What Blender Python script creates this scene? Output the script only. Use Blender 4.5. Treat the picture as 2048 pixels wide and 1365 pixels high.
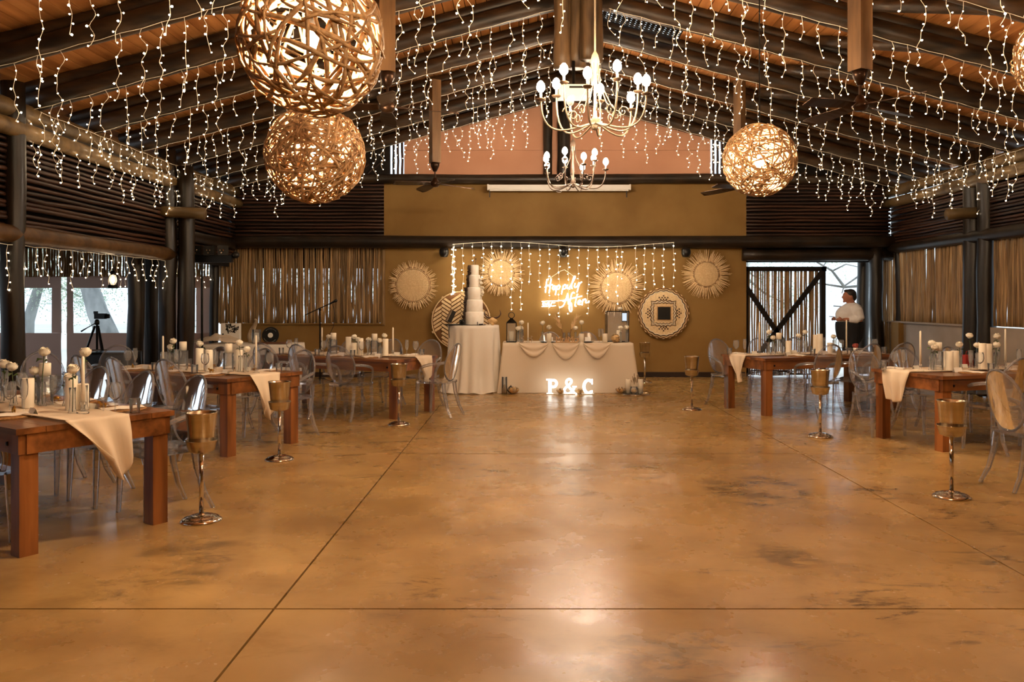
import bpy, bmesh, math, random
from mathutils import Vector, Matrix, noise as mnoise
random.seed(7)
D = bpy.data; SC = bpy.context.scene; COL = SC.collection
for o in list(D.objects): D.objects.remove(o)
R = random.random
def U(a, b): return a + (b - a) * R()
PI = math.pi

# ---------------- camera (28 mm, level, shifted like the corrected photograph) ----------------
F = 1606.0; VX = 1048.0; VY = 604.0; HC = 1.5
cd = D.cameras.new('camera'); cam = D.objects.new('camera', cd); COL.objects.link(cam)
cam.location = (0, 0, HC); cam.rotation_euler = (PI / 2, 0, 0)
cd.sensor_width = 36; cd.sensor_fit = 'HORIZONTAL'; cd.lens = F / 2048 * 36
cd.shift_x = (1024 - VX) / 2048; cd.shift_y = (VY - 682.5) / 2048
cd.clip_start = 0.05; cd.clip_end = 300
SC.camera = cam
def at(px, py, Y): return Vector(((px - VX) * Y / F, Y, HC + (VY - py) * Y / F))
def X_at(px, Y): return (px - VX) * Y / F

# ---------------- world: bright hazy daylight outside ----------------
W = D.worlds.new('world'); SC.world = W; W.use_nodes = True
bg = W.node_tree.nodes['Background']; bg.inputs[0].default_value = (0.74, 0.88, 1.0, 1); bg.inputs[1].default_value = 1.45
SC.view_settings.view_transform = 'Standard'; SC.view_settings.look = 'None'
SC.view_settings.exposure = 0.28; SC.view_settings.gamma = 1.0; SC.view_settings.use_curve_mapping = False
cy = SC.cycles
cy.max_bounces = 5; cy.transparent_max_bounces = 24; cy.transmission_bounces = 4; cy.diffuse_bounces = 3; cy.glossy_bounces = 3; cy.adaptive_threshold = .1; cy.adaptive_min_samples = 16
cy.sample_clamp_indirect = 4.0; cy.caustics_reflective = False; cy.caustics_refractive = False
WARM = (1.0, 0.62, 0.31)
PEND_W = 640.0      # watts in each woven globe
CHAN_E = 400.0     # emission of a chandelier bulb
FAIRY_E = 20.0     # emission of a fairy-light bulb

# ---------------- mesh helpers ----------------
class MB:
    def __init__(s): s.v = []; s.f = []
    def add(s, vs, fs):
        n = len(s.v); s.v += [tuple(v) for v in vs]; s.f += [tuple(i + n for i in f) for f in fs]; return s
    def box(s, cx, cy_, cz, sx, sy, sz, rz=0, M=None):
        vs = []
        for dx in (-.5, .5):
            for dy in (-.5, .5):
                for dz in (-.5, .5):
                    x, y, z = dx * sx, dy * sy, dz * sz
                    if rz: x, y = x * math.cos(rz) - y * math.sin(rz), x * math.sin(rz) + y * math.cos(rz)
                    p = Vector((x + cx, y + cy_, z + cz))
                    vs.append(M @ p if M else p)
        return s.add(vs, [(0, 1, 3, 2), (4, 6, 7, 5), (0, 4, 5, 1), (2, 3, 7, 6), (0, 2, 6, 4), (1, 5, 7, 3)])
    def beam(s, p, q, w, h, up=(0, 0, 1)):
        p = Vector(p); q = Vector(q); d = (q - p).normalized(); a = d.cross(Vector(up))
        if a.length < 1e-4: a = d.cross(Vector((0, 1, 0)))
        a.normalize(); b = a.cross(d)
        vs = [c + a * (i * w / 2) + b * (j * h / 2) for c in (p, q) for i, j in ((-1, -1), (1, -1), (1, 1), (-1, 1))]
        return s.add(vs, [(0, 1, 2, 3), (7, 6, 5, 4), (0, 4, 5, 1), (1, 5, 6, 2), (2, 6, 7, 3), (3, 7, 4, 0)])
    def tube(s, path, r, n=8, cap=True, closed=False, flat=1.0):
        P = [Vector(p) for p in path]; m = len(P); rr = r if isinstance(r, (list, tuple)) else [r] * m
        T = []
        for i in range(m):
            a = P[(i - 1) % m] if (closed or i) else P[0]; b = P[(i + 1) % m] if (closed or i < m - 1) else P[-1]
            t = b - a
            T.append(t.normalized() if t.length > 1e-9 else Vector((0, 0, 1)))
        ref = Vector((0, 0, 1)) if abs(T[0].z) < .9 else Vector((1, 0, 0))
        a = (ref - T[0] * ref.dot(T[0])).normalized(); vs = []
        for i in range(m):
            a = a - T[i] * a.dot(T[i])
            if a.length < 1e-6: a = T[i].orthogonal()
            a.normalize(); b = T[i].cross(a)
            for k in range(n):
                th = 2 * PI * k / n
                vs.append(P[i] + a * (rr[i] * math.cos(th)) + b * (rr[i] * flat * math.sin(th)))
        fs = []
        for i in range(m if closed else m - 1):
            j = (i + 1) % m
            for k in range(n):
                l = (k + 1) % n; fs.append((i * n + k, i * n + l, j * n + l, j * n + k))
        if cap and not closed:
            fs.append(tuple(range(n - 1, -1, -1))); fs.append(tuple((m - 1) * n + k for k in range(n)))
        return s.add(vs, fs)
    def lathe(s, prof, n=20, c=(0, 0, 0), sx=1, sy=1):
        vs = []; fs = []; m = len(prof)
        for r, z in prof:
            for k in range(n):
                th = 2 * PI * k / n
                vs.append((c[0] + r * math.cos(th) * sx, c[1] + r * math.sin(th) * sy, c[2] + z))
        for i in range(m - 1):
            for k in range(n):
                l = (k + 1) % n; fs.append((i * n + k, i * n + l, (i + 1) * n + l, (i + 1) * n + k))
        if prof[0][0] > 1e-5: fs.append(tuple(range(n - 1, -1, -1)))
        if prof[-1][0] > 1e-5: fs.append(tuple((m - 1) * n + k for k in range(n)))
        return s.add(vs, fs)
    def ball(s, c, r, n=10, m=7, sx=1, sy=1, sz=1):
        return s.lathe([(max(1e-6, r * math.sin(PI * i / m)), -r * math.cos(PI * i / m) * sz) for i in range(m + 1)], n, c, sx, sy)
    def octa(s, c, r):
        x, y, z = c
        return s.add([(x + r, y, z), (x - r, y, z), (x, y + r, z), (x, y - r, z), (x, y, z + r), (x, y, z - r)],
                     [(0, 2, 4), (2, 1, 4), (1, 3, 4), (3, 0, 4), (2, 0, 5), (1, 2, 5), (3, 1, 5), (0, 3, 5)])
    def ico(s, c, r):
        t = (1 + 5 ** .5) / 2; q = r / math.sqrt(1 + t * t)
        V = [(-1, t, 0), (1, t, 0), (-1, -t, 0), (1, -t, 0), (0, -1, t), (0, 1, t), (0, -1, -t), (0, 1, -t), (t, 0, -1), (t, 0, 1), (-t, 0, -1), (-t, 0, 1)]
        return s.add([(c[0] + a * q, c[1] + b * q, c[2] + d * q) for a, b, d in V],
                     [(0, 11, 5), (0, 5, 1), (0, 1, 7), (0, 7, 10), (0, 10, 11), (1, 5, 9), (5, 11, 4), (11, 10, 2), (10, 7, 6), (7, 1, 8), (3, 9, 4), (3, 4, 2), (3, 2, 6), (3, 6, 8), (3, 8, 9), (4, 9, 5), (2, 4, 11), (6, 2, 10), (8, 6, 7), (9, 8, 1)])
    def grid(s, fn, nu, nv):
        vs = [fn(i / nu, j / nv) for j in range(nv + 1) for i in range(nu + 1)]
        fs = [(j * (nu + 1) + i, j * (nu + 1) + i + 1, (j + 1) * (nu + 1) + i + 1, (j + 1) * (nu + 1) + i) for j in range(nv) for i in range(nu)]
        return s.add(vs, fs)
    def prism(s, pts, z0, z1):
        n = len(pts)
        vs = [(x, y, z0) for x, y in pts] + [(x, y, z1) for x, y in pts]
        return s.add(vs, [tuple(range(n - 1, -1, -1)), tuple(range(n, 2 * n))] + [(i, (i + 1) % n, n + (i + 1) % n, n + i) for i in range(n)])
    def mesh(s, name, mat, smooth=False):
        me = D.meshes.new(name); me.from_pydata([tuple(v) for v in s.v], [], s.f)
        if mat: me.materials.append(mat)
        if smooth: me.shade_smooth()
        me.update(); return me
def link(o, parent=None):
    COL.objects.link(o)
    if parent: o.parent = parent
    return o
def ob(name, me, parent=None, loc=(0, 0, 0), rot=(0, 0, 0), sc=(1, 1, 1)):
    o = D.objects.new(name, me); o.location = loc; o.rotation_euler = rot; o.scale = sc
    return link(o, parent)
def put(name, mb, mat, parent=None, smooth=False, **k): return ob(name, mb.mesh(name, mat, smooth), parent, **k)
def tag(o, label=None, cat=None, group=None, kind=None):
    if label: o['label'] = label
    if cat: o['category'] = cat
    if group: o['group'] = group
    if kind: o['kind'] = kind
    return o
def thing(name, label, cat, loc=(0, 0, 0), rz=0, group=None):
    o = D.objects.new(name, None); o.empty_display_size = .1; o.location = loc; o.rotation_euler = (0, 0, rz); link(o)
    return tag(o, label, cat, group)
def struct(name, mb=None, mat=None, loc=(0, 0, 0)):
    o = put(name, mb, mat, loc=loc) if mb else ob(name, None, loc=loc)
    o['kind'] = 'structure'; return o
ORD = ['first', 'second', 'third', 'fourth', 'fifth', 'sixth', 'seventh', 'eighth', 'ninth', 'tenth', 'eleventh', 'twelfth', 'thirteenth', 'fourteenth']
def smooth_path(P, k=4):
    out = []
    for i in range(len(P) - 1):
        p0 = P[max(0, i - 1)]; p1 = P[i]; p2 = P[i + 1]; p3 = P[min(len(P) - 1, i + 2)]
        for j in range(k):
            u = j / k; out.append(.5 * ((2 * p1) + (p2 - p0) * u + (2 * p0 - 5 * p1 + 4 * p2 - p3) * u * u + (3 * p1 - p0 - 3 * p2 + p3) * u ** 3))
    out.append(P[-1]); return out
def wob(p, q, n, amp, seed=0):
    p = Vector(p); q = Vector(q); out = []
    for i in range(n + 1):
        t = i / n; b = p.lerp(q, t)
        out.append(b + Vector([amp * mnoise.noise(Vector((t * 3.1 + seed * 7.3 + k * 31.7, seed * 1.7, k * 5.1))) for k in range(3)]))
    return out

# ---------------- procedural materials ----------------
def lin(c):
    return tuple(((x / 255) / 12.92 if x / 255 <= .04045 else ((x / 255 + .055) / 1.055) ** 2.4) for x in c) + (1,)
def pm(name, c1, c2=None, scale=(4, 4, 4), rough=.6, metal=0, bump=0, rnd=0, detail=4, trans=0, ior=1.45, spec=.5, alpha=1, coord='Object', lo=.35, hi=.65, sheen=0, coat=0):
    m = D.materials.new(name); m.use_nodes = True; nt = m.node_tree; N = nt.nodes; L = nt.links
    b = N['Principled BSDF']; b.inputs['Roughness'].default_value = rough; b.inputs['Metallic'].default_value = metal
    b.inputs['IOR'].default_value = ior; b.inputs['Transmission Weight'].default_value = trans; b.inputs['Alpha'].default_value = alpha
    b.inputs['Specular IOR Level'].default_value = spec
    if coat: b.inputs['Coat Weight'].default_value = coat; b.inputs['Coat Roughness'].default_value = .15
    A = lin(c1); B = lin(c2) if c2 else A
    tc = N.new('ShaderNodeTexCoord')
    mp = N.new('ShaderNodeMapping'); mp.inputs['Scale'].default_value = scale
    if coord == 'World':
        g = N.new('ShaderNodeNewGeometry'); L.new(g.outputs['Position'], mp.inputs[0])
    else: L.new(tc.outputs[coord], mp.inputs[0])
    oi = N.new('ShaderNodeObjectInfo')
    if rnd and coord != 'World':
        va = N.new('ShaderNodeVectorMath'); va.operation = 'SCALE'; va.inputs[0].default_value = (37, 19, 53); L.new(oi.outputs['Random'], va.inputs['Scale']); L.new(va.outputs[0], mp.inputs['Location'])
    nz = N.new('ShaderNodeTexNoise'); nz.inputs['Scale'].default_value = 1; nz.inputs['Detail'].default_value = detail; L.new(mp.outputs[0], nz.inputs['Vector'])
    rp = N.new('ShaderNodeValToRGB'); rp.color_ramp.elements[0].position = lo; rp.color_ramp.elements[1].position = hi
    rp.color_ramp.elements[0].color = A; rp.color_ramp.elements[1].color = B
    L.new(nz.outputs['Fac'], rp.inputs[0]); out = rp.outputs[0]
    if rnd:
        hs = N.new('ShaderNodeHueSaturation'); mr = N.new('ShaderNodeMapRange'); mr.inputs[3].default_value = 1 - rnd; mr.inputs[4].default_value = 1 + rnd
        L.new(oi.outputs['Random'], mr.inputs[0]); L.new(mr.outputs[0], hs.inputs['Value']); L.new(out, hs.inputs['Color']); out = hs.outputs[0]
    L.new(out, b.inputs['Base Color'])
    if bump:
        bp = N.new('ShaderNodeBump'); bp.inputs['Strength'].default_value = bump; bp.inputs['Distance'].default_value = .02
        L.new(nz.outputs['Fac'], bp.inputs['Height']); L.new(bp.outputs[0], b.inputs['Normal'])
    return m
def emis(name, col, st, sampling='AUTO'):
    m = D.materials.new(name); m.use_nodes = True; nt = m.node_tree; N = nt.nodes; N.remove(N['Principled BSDF'])
    e = N.new('ShaderNodeEmission'); e.inputs[0].default_value = tuple(col) + (1,); e.inputs[1].default_value = st
    nt.links.new(e.outputs[0], N['Material Output'].inputs[0])
    try: m.cycles.emission_sampling = sampling
    except Exception: pass
    return m
def clear(name, tint, blend, rough=.03, haze=0.0, refl=(1, 1, 1)):
    m = D.materials.new(name); m.use_nodes = True; nt = m.node_tree; N = nt.nodes; L = nt.links; N.remove(N['Principled BSDF'])
    lw = N.new('ShaderNodeLayerWeight'); lw.inputs[0].default_value = blend
    tr = N.new('ShaderNodeBsdfTransparent'); tr.inputs[0].default_value = tuple(tint) + (1,)
    gl = N.new('ShaderNodeBsdfGlossy'); gl.inputs['Roughness'].default_value = rough; gl.inputs[0].default_value = tuple(refl) + (1,)
    mx = N.new('ShaderNodeMixShader'); L.new(lw.outputs['Fresnel'], mx.inputs[0]); L.new(tr.outputs[0], mx.inputs[1]); L.new(gl.outputs[0], mx.inputs[2]); o = mx.outputs[0]
    if haze:
        df = N.new('ShaderNodeBsdfDiffuse'); df.inputs[0].default_value = (.85, .85, .9, 1); m2 = N.new('ShaderNodeMixShader'); m2.inputs[0].default_value = haze
        L.new(o, m2.inputs[1]); L.new(df.outputs[0], m2.inputs[2]); o = m2.outputs[0]
    L.new(o, N['Material Output'].inputs[0]); return m
def cloth(name, c, see=0.0, back=.2):
    m = D.materials.new(name); m.use_nodes = True; nt = m.node_tree; N = nt.nodes; L = nt.links; N.remove(N['Principled BSDF'])
    df = N.new('ShaderNodeBsdfDiffuse'); df.inputs[0].default_value = lin(c); tl = N.new('ShaderNodeBsdfTranslucent'); tl.inputs[0].default_value = lin(c)
    mx = N.new('ShaderNodeMixShader'); mx.inputs[0].default_value = back; L.new(df.outputs[0], mx.inputs[1]); L.new(tl.outputs[0], mx.inputs[2]); o = mx.outputs[0]
    if see:
        tr = N.new('ShaderNodeBsdfTransparent'); m2 = N.new('ShaderNodeMixShader'); m2.inputs[0].default_value = see
        L.new(o, m2.inputs[1]); L.new(tr.outputs[0], m2.inputs[2]); o = m2.outputs[0]
    L.new(o, N['Material Output'].inputs[0]); return m
def concrete():
    m = D.materials.new('polished_concrete'); m.use_nodes = True; nt = m.node_tree; N = nt.nodes; L = nt.links; b = N['Principled BSDF']
    g = N.new('ShaderNodeNewGeometry')
    def nz(scale, detail, rough=.55, sx=1, sy=1, off=0, dist=0):
        mp = N.new('ShaderNodeMapping'); mp.inputs['Scale'].default_value = (sx, sy, 1); mp.inputs['Location'].default_value = (off, off * 1.3, off + .37); L.new(g.outputs['Position'], mp.inputs[0])
        n = N.new('ShaderNodeTexNoise'); n.inputs['Scale'].default_value = scale; n.inputs['Detail'].default_value = detail; n.inputs['Roughness'].default_value = rough; n.inputs['Distortion'].default_value = dist; L.new(mp.outputs[0], n.inputs['Vector']); return n.outputs['Fac']
    def mr(src, a, b_, lo=0.0, hi=1.0):
        r = N.new('ShaderNodeMapRange'); r.interpolation_type = 'SMOOTHSTEP'; r.inputs[1].default_value = a; r.inputs[2].default_value = b_; r.inputs[3].default_value = lo; r.inputs[4].default_value = hi; L.new(src, r.inputs[0]); return r.outputs[0]
    def mix(fac, a, b_):
        mx = N.new('ShaderNodeMixRGB')
        L.new(fac, mx.inputs[0])
        for v, i in ((a, 1), (b_, 2)):
            if isinstance(v, tuple): mx.inputs[i].default_value = v + (1,)
            else: L.new(v, mx.inputs[i])
        return mx.outputs[0]
    def mul(a, b_):
        mm = N.new('ShaderNodeMath'); mm.operation = 'MULTIPLY'; L.new(a, mm.inputs[0]); L.new(b_, mm.inputs[1]); return mm.outputs[0]
    c = mix(mr(nz(.8, 6, .6), .32, .68), (.30, .178, .058), (.445, .275, .10))
    c = mix(mr(nz(2.6, 8, .65, .8, 1.3, 11, .4), .46, .72, 0, .55), c, (.28, .158, .05))
    c = mix(mr(nz(1.1, 7, .7, 1, 1.4, 19, .6), .56, .70, 0, .45), c, (.215, .122, .038))
    st = mul(mr(nz(3.2, 9, .75, .55, 1.5, 3, .5), .54, .64), mr(nz(.55, 3, .5, 1, 1, 8), .48, .62))
    c = mix(mul(st, mr(nz(9, 4, .6, 1, 1, 4), .2, .6, .5, .9)), c, (.085, .05, .018))
    sp = N.new('ShaderNodeSeparateXYZ'); L.new(g.outputs['Position'], sp.inputs[0])
    def spot(x, y, rx, ry):
        tot = None
        for o_, c0, r0 in ((0, x, rx), (1, y, ry)):
            a = N.new('ShaderNodeMath'); a.operation = 'SUBTRACT'; L.new(sp.outputs[o_], a.inputs[0]); a.inputs[1].default_value = c0
            q = N.new('ShaderNodeMath'); q.operation = 'DIVIDE'; L.new(a.outputs[0], q.inputs[0]); q.inputs[1].default_value = r0
            w = mul(q.outputs[0], q.outputs[0])
            if tot is None: tot = w
            else: ad = N.new('ShaderNodeMath'); L.new(tot, ad.inputs[0]); L.new(w, ad.inputs[1]); tot = ad.outputs[0]
        return mr(tot, 0, 1, 1, 0)
    blot = mr(nz(4, 8, .7, .7, 1.3, 31, .4), .44, .60)
    for x, y, rx, ry, k in ((1.85, 6.4, .5, .7, .8), (2.98, 5.55, .28, .4, .8), (.42, 6.4, .22, .35, .5), (1.55, 4.76, .2, .3, .6), (-2.0, 4.55, .4, .7, .6), (1.05, 7.1, .25, .4, .6), (.5, 3.35, .35, .35, .5)):
        c = mix(mul(blot, mr(spot(x, y, rx, ry), 0, .6, 0, k)), c, (.10, .06, .022))
    c = mix(mr(nz(5.5, 8, .75, .7, 1.6, 23), .66, .76, 0, .25), c, (.52, .34, .15))
    L.new(c, b.inputs['Base Color'])
    L.new(mr(nz(1.7, 5, .6, 1, 1, 2), .3, .7, .19, .34), b.inputs['Roughness'])
    bp = N.new('ShaderNodeBump'); bp.inputs['Strength'].default_value = .05; bp.inputs['Distance'].default_value = .02; L.new(nz(5, 3, .6), bp.inputs['Height']); L.new(bp.outputs[0], b.inputs['Normal'])
    b.inputs['Specular IOR Level'].default_value = .5
    return m
M = {}
M['concrete'] = concrete()
M['joint'] = pm('joint_filler', (45, 28, 14), rough=.9)
M['plaster'] = pm('ochre_plaster', (132, 98, 46), (148, 114, 60), (1.2, 1.2, 1.2), .75, bump=.12, coord='World')
M['plaster_lt'] = pm('grey_plaster', (150, 138, 124), (166, 152, 138), (2, 2, 2), .75, bump=.1, coord='World')
M['skirt'] = pm('skirting_paint', (40, 22, 12), rough=.5)
M['pink'] = pm('salmon_board', (196, 142, 112), (205, 152, 122), (1, 1, 1), .8, coord='World')
M['log'] = pm('dark_creosoted_log', (16, 11, 7), (38, 27, 16), (9, 9, 1.6), .38, bump=.25, rnd=.25)
M['logh'] = pm('dark_creosoted_beam', (22, 15, 9), (46, 32, 19), (3, 3, 3), .42, bump=.25, rnd=.25)
M['logb'] = pm('brown_log', (84, 66, 40), (124, 100, 64), (1.5, 6, 6), .45, bump=.2, rnd=.2)
M['logo'] = pm('orange_brown_log', (66, 44, 21), (100, 70, 36), (1.5, 6, 6), .42, bump=.2)
M['rafter'] = pm('rafter_log', (26, 18, 11), (68, 49, 31), (2.5, 9, 9), .45, bump=.35, rnd=.2)
M['logk'] = pm('king_post_log', (52, 38, 25), (104, 80, 54), (10, 10, 1.4), .5, bump=.3, rnd=.15)
M['lath_d'] = pm('dark_lath', (36, 20, 14), (70, 44, 30), (6, 6, 2), .42, bump=.2, rnd=.35)
M['lath'] = pm('bare_lath', (120, 92, 58), (170, 138, 96), (20, 20, 2.2), .6, bump=.25, rnd=.4)
M['back_d'] = pm('dark_backing_board', (22, 14, 9), rough=.9)
M['board'] = pm('pine_roof_board', (158, 98, 50), (202, 140, 82), (7, .7, 7), .55, bump=.08, rnd=.14)
M['post_w'] = pm('fan_post_wood', (86, 60, 33), (124, 90, 54), (9, 9, 1.2), .5, rnd=.1, bump=.1)
M['table'] = pm('stained_table_wood', (88, 50, 24), (144, 90, 48), (1.1, 11, 11), .3, bump=.08, rnd=.22, coat=.25)
M['tableleg'] = pm('stained_leg_wood', (98, 56, 26), (150, 94, 50), (11, 11, 1.1), .32, bump=.08, rnd=.2, coat=.2)
M['ghost'] = clear('clear_polycarbonate', (.93, .93, .955), .24, .06, .05)
M['ghost_edge_lit'] = clear('clear_polycarbonate_edge_lit', (.86, .86, .90), .36, .06, .13)  # same plastic with more pale diffuse, imitating edges that catch light
M['glass'] = clear('clear_glass', (.97, .975, .97), .15, .05, .08)
M['vinyl'] = clear('clear_vinyl', (.94, .96, .98), .12, .1, .03)
M['steel'] = pm('brushed_steel', (186, 174, 152), (206, 196, 176), (3, 3, 30), .22, metal=1)
M['chrome'] = pm('chrome', (215, 208, 196), rough=.1, metal=1)
M['cream'] = cloth('cream_linen', (252, 244, 232))
M['tan'] = cloth('tan_linen', (240, 224, 202))
M['sheer'] = cloth('sheer_cream_fabric', (244, 228, 206), .16)
M['white'] = pm('white_paint', (235, 230, 222), rough=.5)
M['wax'] = pm('ivory_wax', (242, 232, 212), (246, 238, 222), (4, 4, 4), .45)
M['card'] = pm('white_card', (240, 236, 228), rough=.7)
M['petal'] = pm('white_rose_petal', (248, 240, 220), (252, 247, 234), (20, 20, 20), .6)
M['stem'] = pm('green_stem', (44, 58, 26), (70, 86, 40), (30, 30, 5), .6)
M['gold'] = pm('brass', (176, 134, 64), rough=.3, metal=1)
M['mat'] = pm('woven_placemat', (122, 82, 42), (168, 124, 72), (60, 60, 6), .7, bump=.3)
M['black'] = pm('black_plastic', (14, 13, 13), rough=.35)
M['blackm'] = pm('black_metal', (18, 16, 15), rough=.3, metal=.6)
M['blade'] = pm('dark_fan_metal', (46, 30, 20), (62, 42, 28), (3, 3, 3), .32, metal=.7)
M['straw'] = pm('woven_straw', (218, 186, 140), (236, 208, 164), (30, 30, 30), .75, bump=.25)
M['straw_d'] = pm('dark_straw', (120, 82, 46), rough=.75)
M['twig'] = pm('dried_vine', (128, 98, 66), (178, 142, 100), (30, 30, 30), .6, bump=.3, rnd=.2)
M['iron'] = pm('painted_iron', (142, 128, 110), (162, 148, 128), (9, 9, 9), .45, metal=.2)
M['iron_d'] = pm('bronze_iron', (96, 78, 64), rough=.4, metal=.5)
M['wire'] = pm('clear_wire', (255, 248, 232), rough=.3)
M['fairy'] = emis('fairy_bulb', (1.0, .76, .48), FAIRY_E)
M['curtain'] = emis('curtain_bulb', (1.0, .82, .56), 60)
M['chan'] = emis('chandelier_bulb', (1.0, .72, .44), CHAN_E)
M['chan2'] = emis('chandelier_bulb_cool', (1.0, .82, .62), CHAN_E * .65)
M['pend'] = emis('pendant_bulb', (1.0, .72, .40), 60)
M['neon'] = emis('neon_tube', (1.0, .90, .74), 9)
M['marq'] = emis('marquee_face', (1.0, .92, .80), 2.6)
M['canvas'] = cloth('tent_canvas', (178, 150, 140), 0, .09)
M['ground'] = pm('sandy_ground', (226, 220, 210), (240, 236, 228), (.4, .4, .4), .9, coord='World')
M['bark'] = pm('tree_bark', (130, 130, 128), (178, 176, 172), (3, 3, 1), .8, bump=.4)
M['leaf'] = cloth('leaf', (196, 210, 184))
M['skin'] = pm('skin', (158, 104, 82), (170, 114, 90), (6, 6, 6), .5)
M['hair'] = pm('dark_hair', (26, 22, 22), rough=.6)
M['shirt'] = pm('white_shirt', (232, 228, 226), (218, 214, 214), (7, 7, 7), .8)
M['trouser'] = pm('black_trousers', (22, 22, 26), rough=.8)
M['dusty'] = pm('dusty_red_petal', (168, 84, 72), (150, 66, 58), (30, 30, 30), .7, bump=.3)
M['red'] = pm('red_fabric', (150, 36, 30), rough=.7)
M['amber'] = pm('amber_resin', (120, 30, 20), rough=.2)
M['horn'] = pm('dark_horn', (48, 28, 18), (80, 50, 30), (20, 20, 20), .35)
M['bone'] = pm('bone', (222, 190, 140), (200, 160, 104), (30, 30, 30), .6, bump=.3)
M['choc'] = pm('dark_chocolate', (34, 20, 12), (58, 36, 22), (40, 40, 20), .4, bump=.4)
M['icing'] = pm('white_icing', (252, 247, 238), (248, 240, 228), (14, 14, 14), .5, bump=.15)
M['wood'] = pm('pale_wood', (176, 134, 88), (200, 160, 112), (20, 3, 20), .6)
M['drift'] = pm('driftwood', (150, 128, 102), (190, 170, 142), (18, 18, 5), .8, bump=.4)
M['screen'] = emis('phone_screen', (.8, .9, 1.0), .8)
# =====================================================================
# STRUCTURE
# =====================================================================
XC = .77; XL = -5.76; XR = 7.3; YB = 16.0; SL = .27; ZE = 3.72
def zb(x): return ZE + SL * ((x - XL) if x < XC else (2 * XC - XL - x))      # underside of the rafters
# floor: base and slabs with recessed joints
floor = struct('floor', MB().box(-1.2, 5.1, -.06, 24, 22.3, .06), M['joint'])
xs = [-13.1, -9.14, -5.18, -1.22, 2.74, 6.7, 10.66]; ys = [-6.0, -4.08, -.08, 3.92, 7.92, 11.92, 15.92, 16.25]
for i in range(6):
    for j in range(7):
        g = .006
        a0, a1, b0, b1 = xs[i] + g, xs[i + 1] - g, ys[j] + g, ys[j + 1] - g
        mb = MB(); e = .0004
        vs = [(a0, b0, -.03), (a1, b0, -.03), (a1, b1, -.03), (a0, b1, -.03), (a0, b0, -e), (a1, b0, -e), (a1, b1, -e), (a0, b1, -e), (a0 + e, b0 + e, 0), (a1 - e, b0 + e, 0), (a1 - e, b1 - e, 0), (a0 + e, b1 - e, 0)]
        fs = [(8, 9, 10, 11)] + [(k, (k + 1) % 4, 4 + (k + 1) % 4, 4 + k) for k in range(4)] + [(4 + k, 4 + (k + 1) % 4, 8 + (k + 1) % 4, 8 + k) for k in range(4)]
        put('slab', mb.add(vs, fs), M['concrete'], floor)
ground = struct('ground', MB().box(0, 36, -.1, 110, 39.5, .1).box(-32, 2, -.1, 38, 30, .1).box(34.7, 2, -.1, 48, 30, .1), M['ground'])

# shared round timbers, unit length along z
LATH = []
for s in range(6):
    LATH.append([MB().tube([Vector((.012 * mnoise.noise(Vector((t * 4, s * 3.3, 0))), .012 * mnoise.noise(Vector((t * 4, s * 3.3, 9))), 0)) * 1.0 + Vector((0, 0, t)) for t in [k / 7 for k in range(8)]],
                           [.5 * (1 + .18 * mnoise.noise(Vector((k * .9, s, 4)))) * .04 for k in range(8)], 7).mesh('lath', m, True) for m in (M['lath'], M['lath_d'])])
def lath(parent, p, q, dia, dark=False, name='lath'):
    p = Vector(p); q = Vector(q); d = q - p
    o = ob(name, LATH[random.randrange(6)][1 if dark else 0], parent, p, (0, 0, 0), (dia / .04, dia / .04, d.length))
    o.rotation_mode = 'QUATERNION'; o.rotation_quaternion = d.to_track_quat('Z', 'Y') @ Matrix.Rotation(U(0, 6.28), 4, 'Z').to_quaternion()
    return o
def log(name, parent, p, q, r, mat, n=12, amp=.03, sides=12, seed=None):
    seed = R() * 50 if seed is None else seed
    path = wob(p, q, n, amp, seed)
    return put(name, MB().tube(path, [r * (1 + .09 * mnoise.noise(Vector((i * .6, seed, 2)))) for i in range(n + 1)], sides), mat, parent, True)

# ---- ceiling: boards along the building, log rafters across it
ceil = struct('ceiling', MB().add([(XL - .5, -6.2, zb(XL) - .135 + .42), (XC, -6.2, zb(XC) + .42), (XC, -3.0, zb(XC) + .42), (XL - .5, -3.0, zb(XL) - .135 + .42)], [(0, 1, 2, 3)]), M['back_d'])
BW = .142
for side in (-1, 1):
    k = 0; x = 0.0
    while x < 7.05:
        xa = XC + side * x; xb = XC + side * (x + BW - .012)
        za, zc = zb(XC) - SL * x + .39, zb(XC) - SL * (x + BW - .012) + .39
        segs = [(-6.2, 17.0)]
        if side == 1 and .15 < x < 1.55: segs = [(-6.2, 11.15), (12.75, 17.0)]
        for y0, y1 in segs:
            vs = [(xa, y0, za), (xb, y0, zc), (xb, y1, zc), (xa, y1, za)]; vs += [(a, b, c + .022) for a, b, c in vs]
            put('board', MB().add(vs, [(0, 3, 2, 1), (4, 5, 6, 7), (0, 1, 5, 4), (1, 2, 6, 5), (2, 3, 7, 6), (3, 0, 4, 7)]), M['board'], ceil)
        x += BW
# weather skin above the boards (keeps daylight out of the gaps), open over the mesh vent
sk = MB()
for side in (-1, 1):
    for x0, x1, y0, y1 in ([(0, 7.2, -6.3, 17.1)] if side < 0 else [(0, .15, -6.3, 17.1), (.15, 1.6, -6.3, 11.1), (.15, 1.6, 12.8, 17.1), (1.6, 7.2, -6.3, 17.1)]):
        v = [(XC + side * a, b, zb(XC) - SL * a + .48) for a, b in ((x0, y0), (x1, y0), (x1, y1), (x0, y1))]
        sk.add(v, [(0, 1, 2, 3)])
put('roof_sheet', sk, M['back_d'], ceil)
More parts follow.
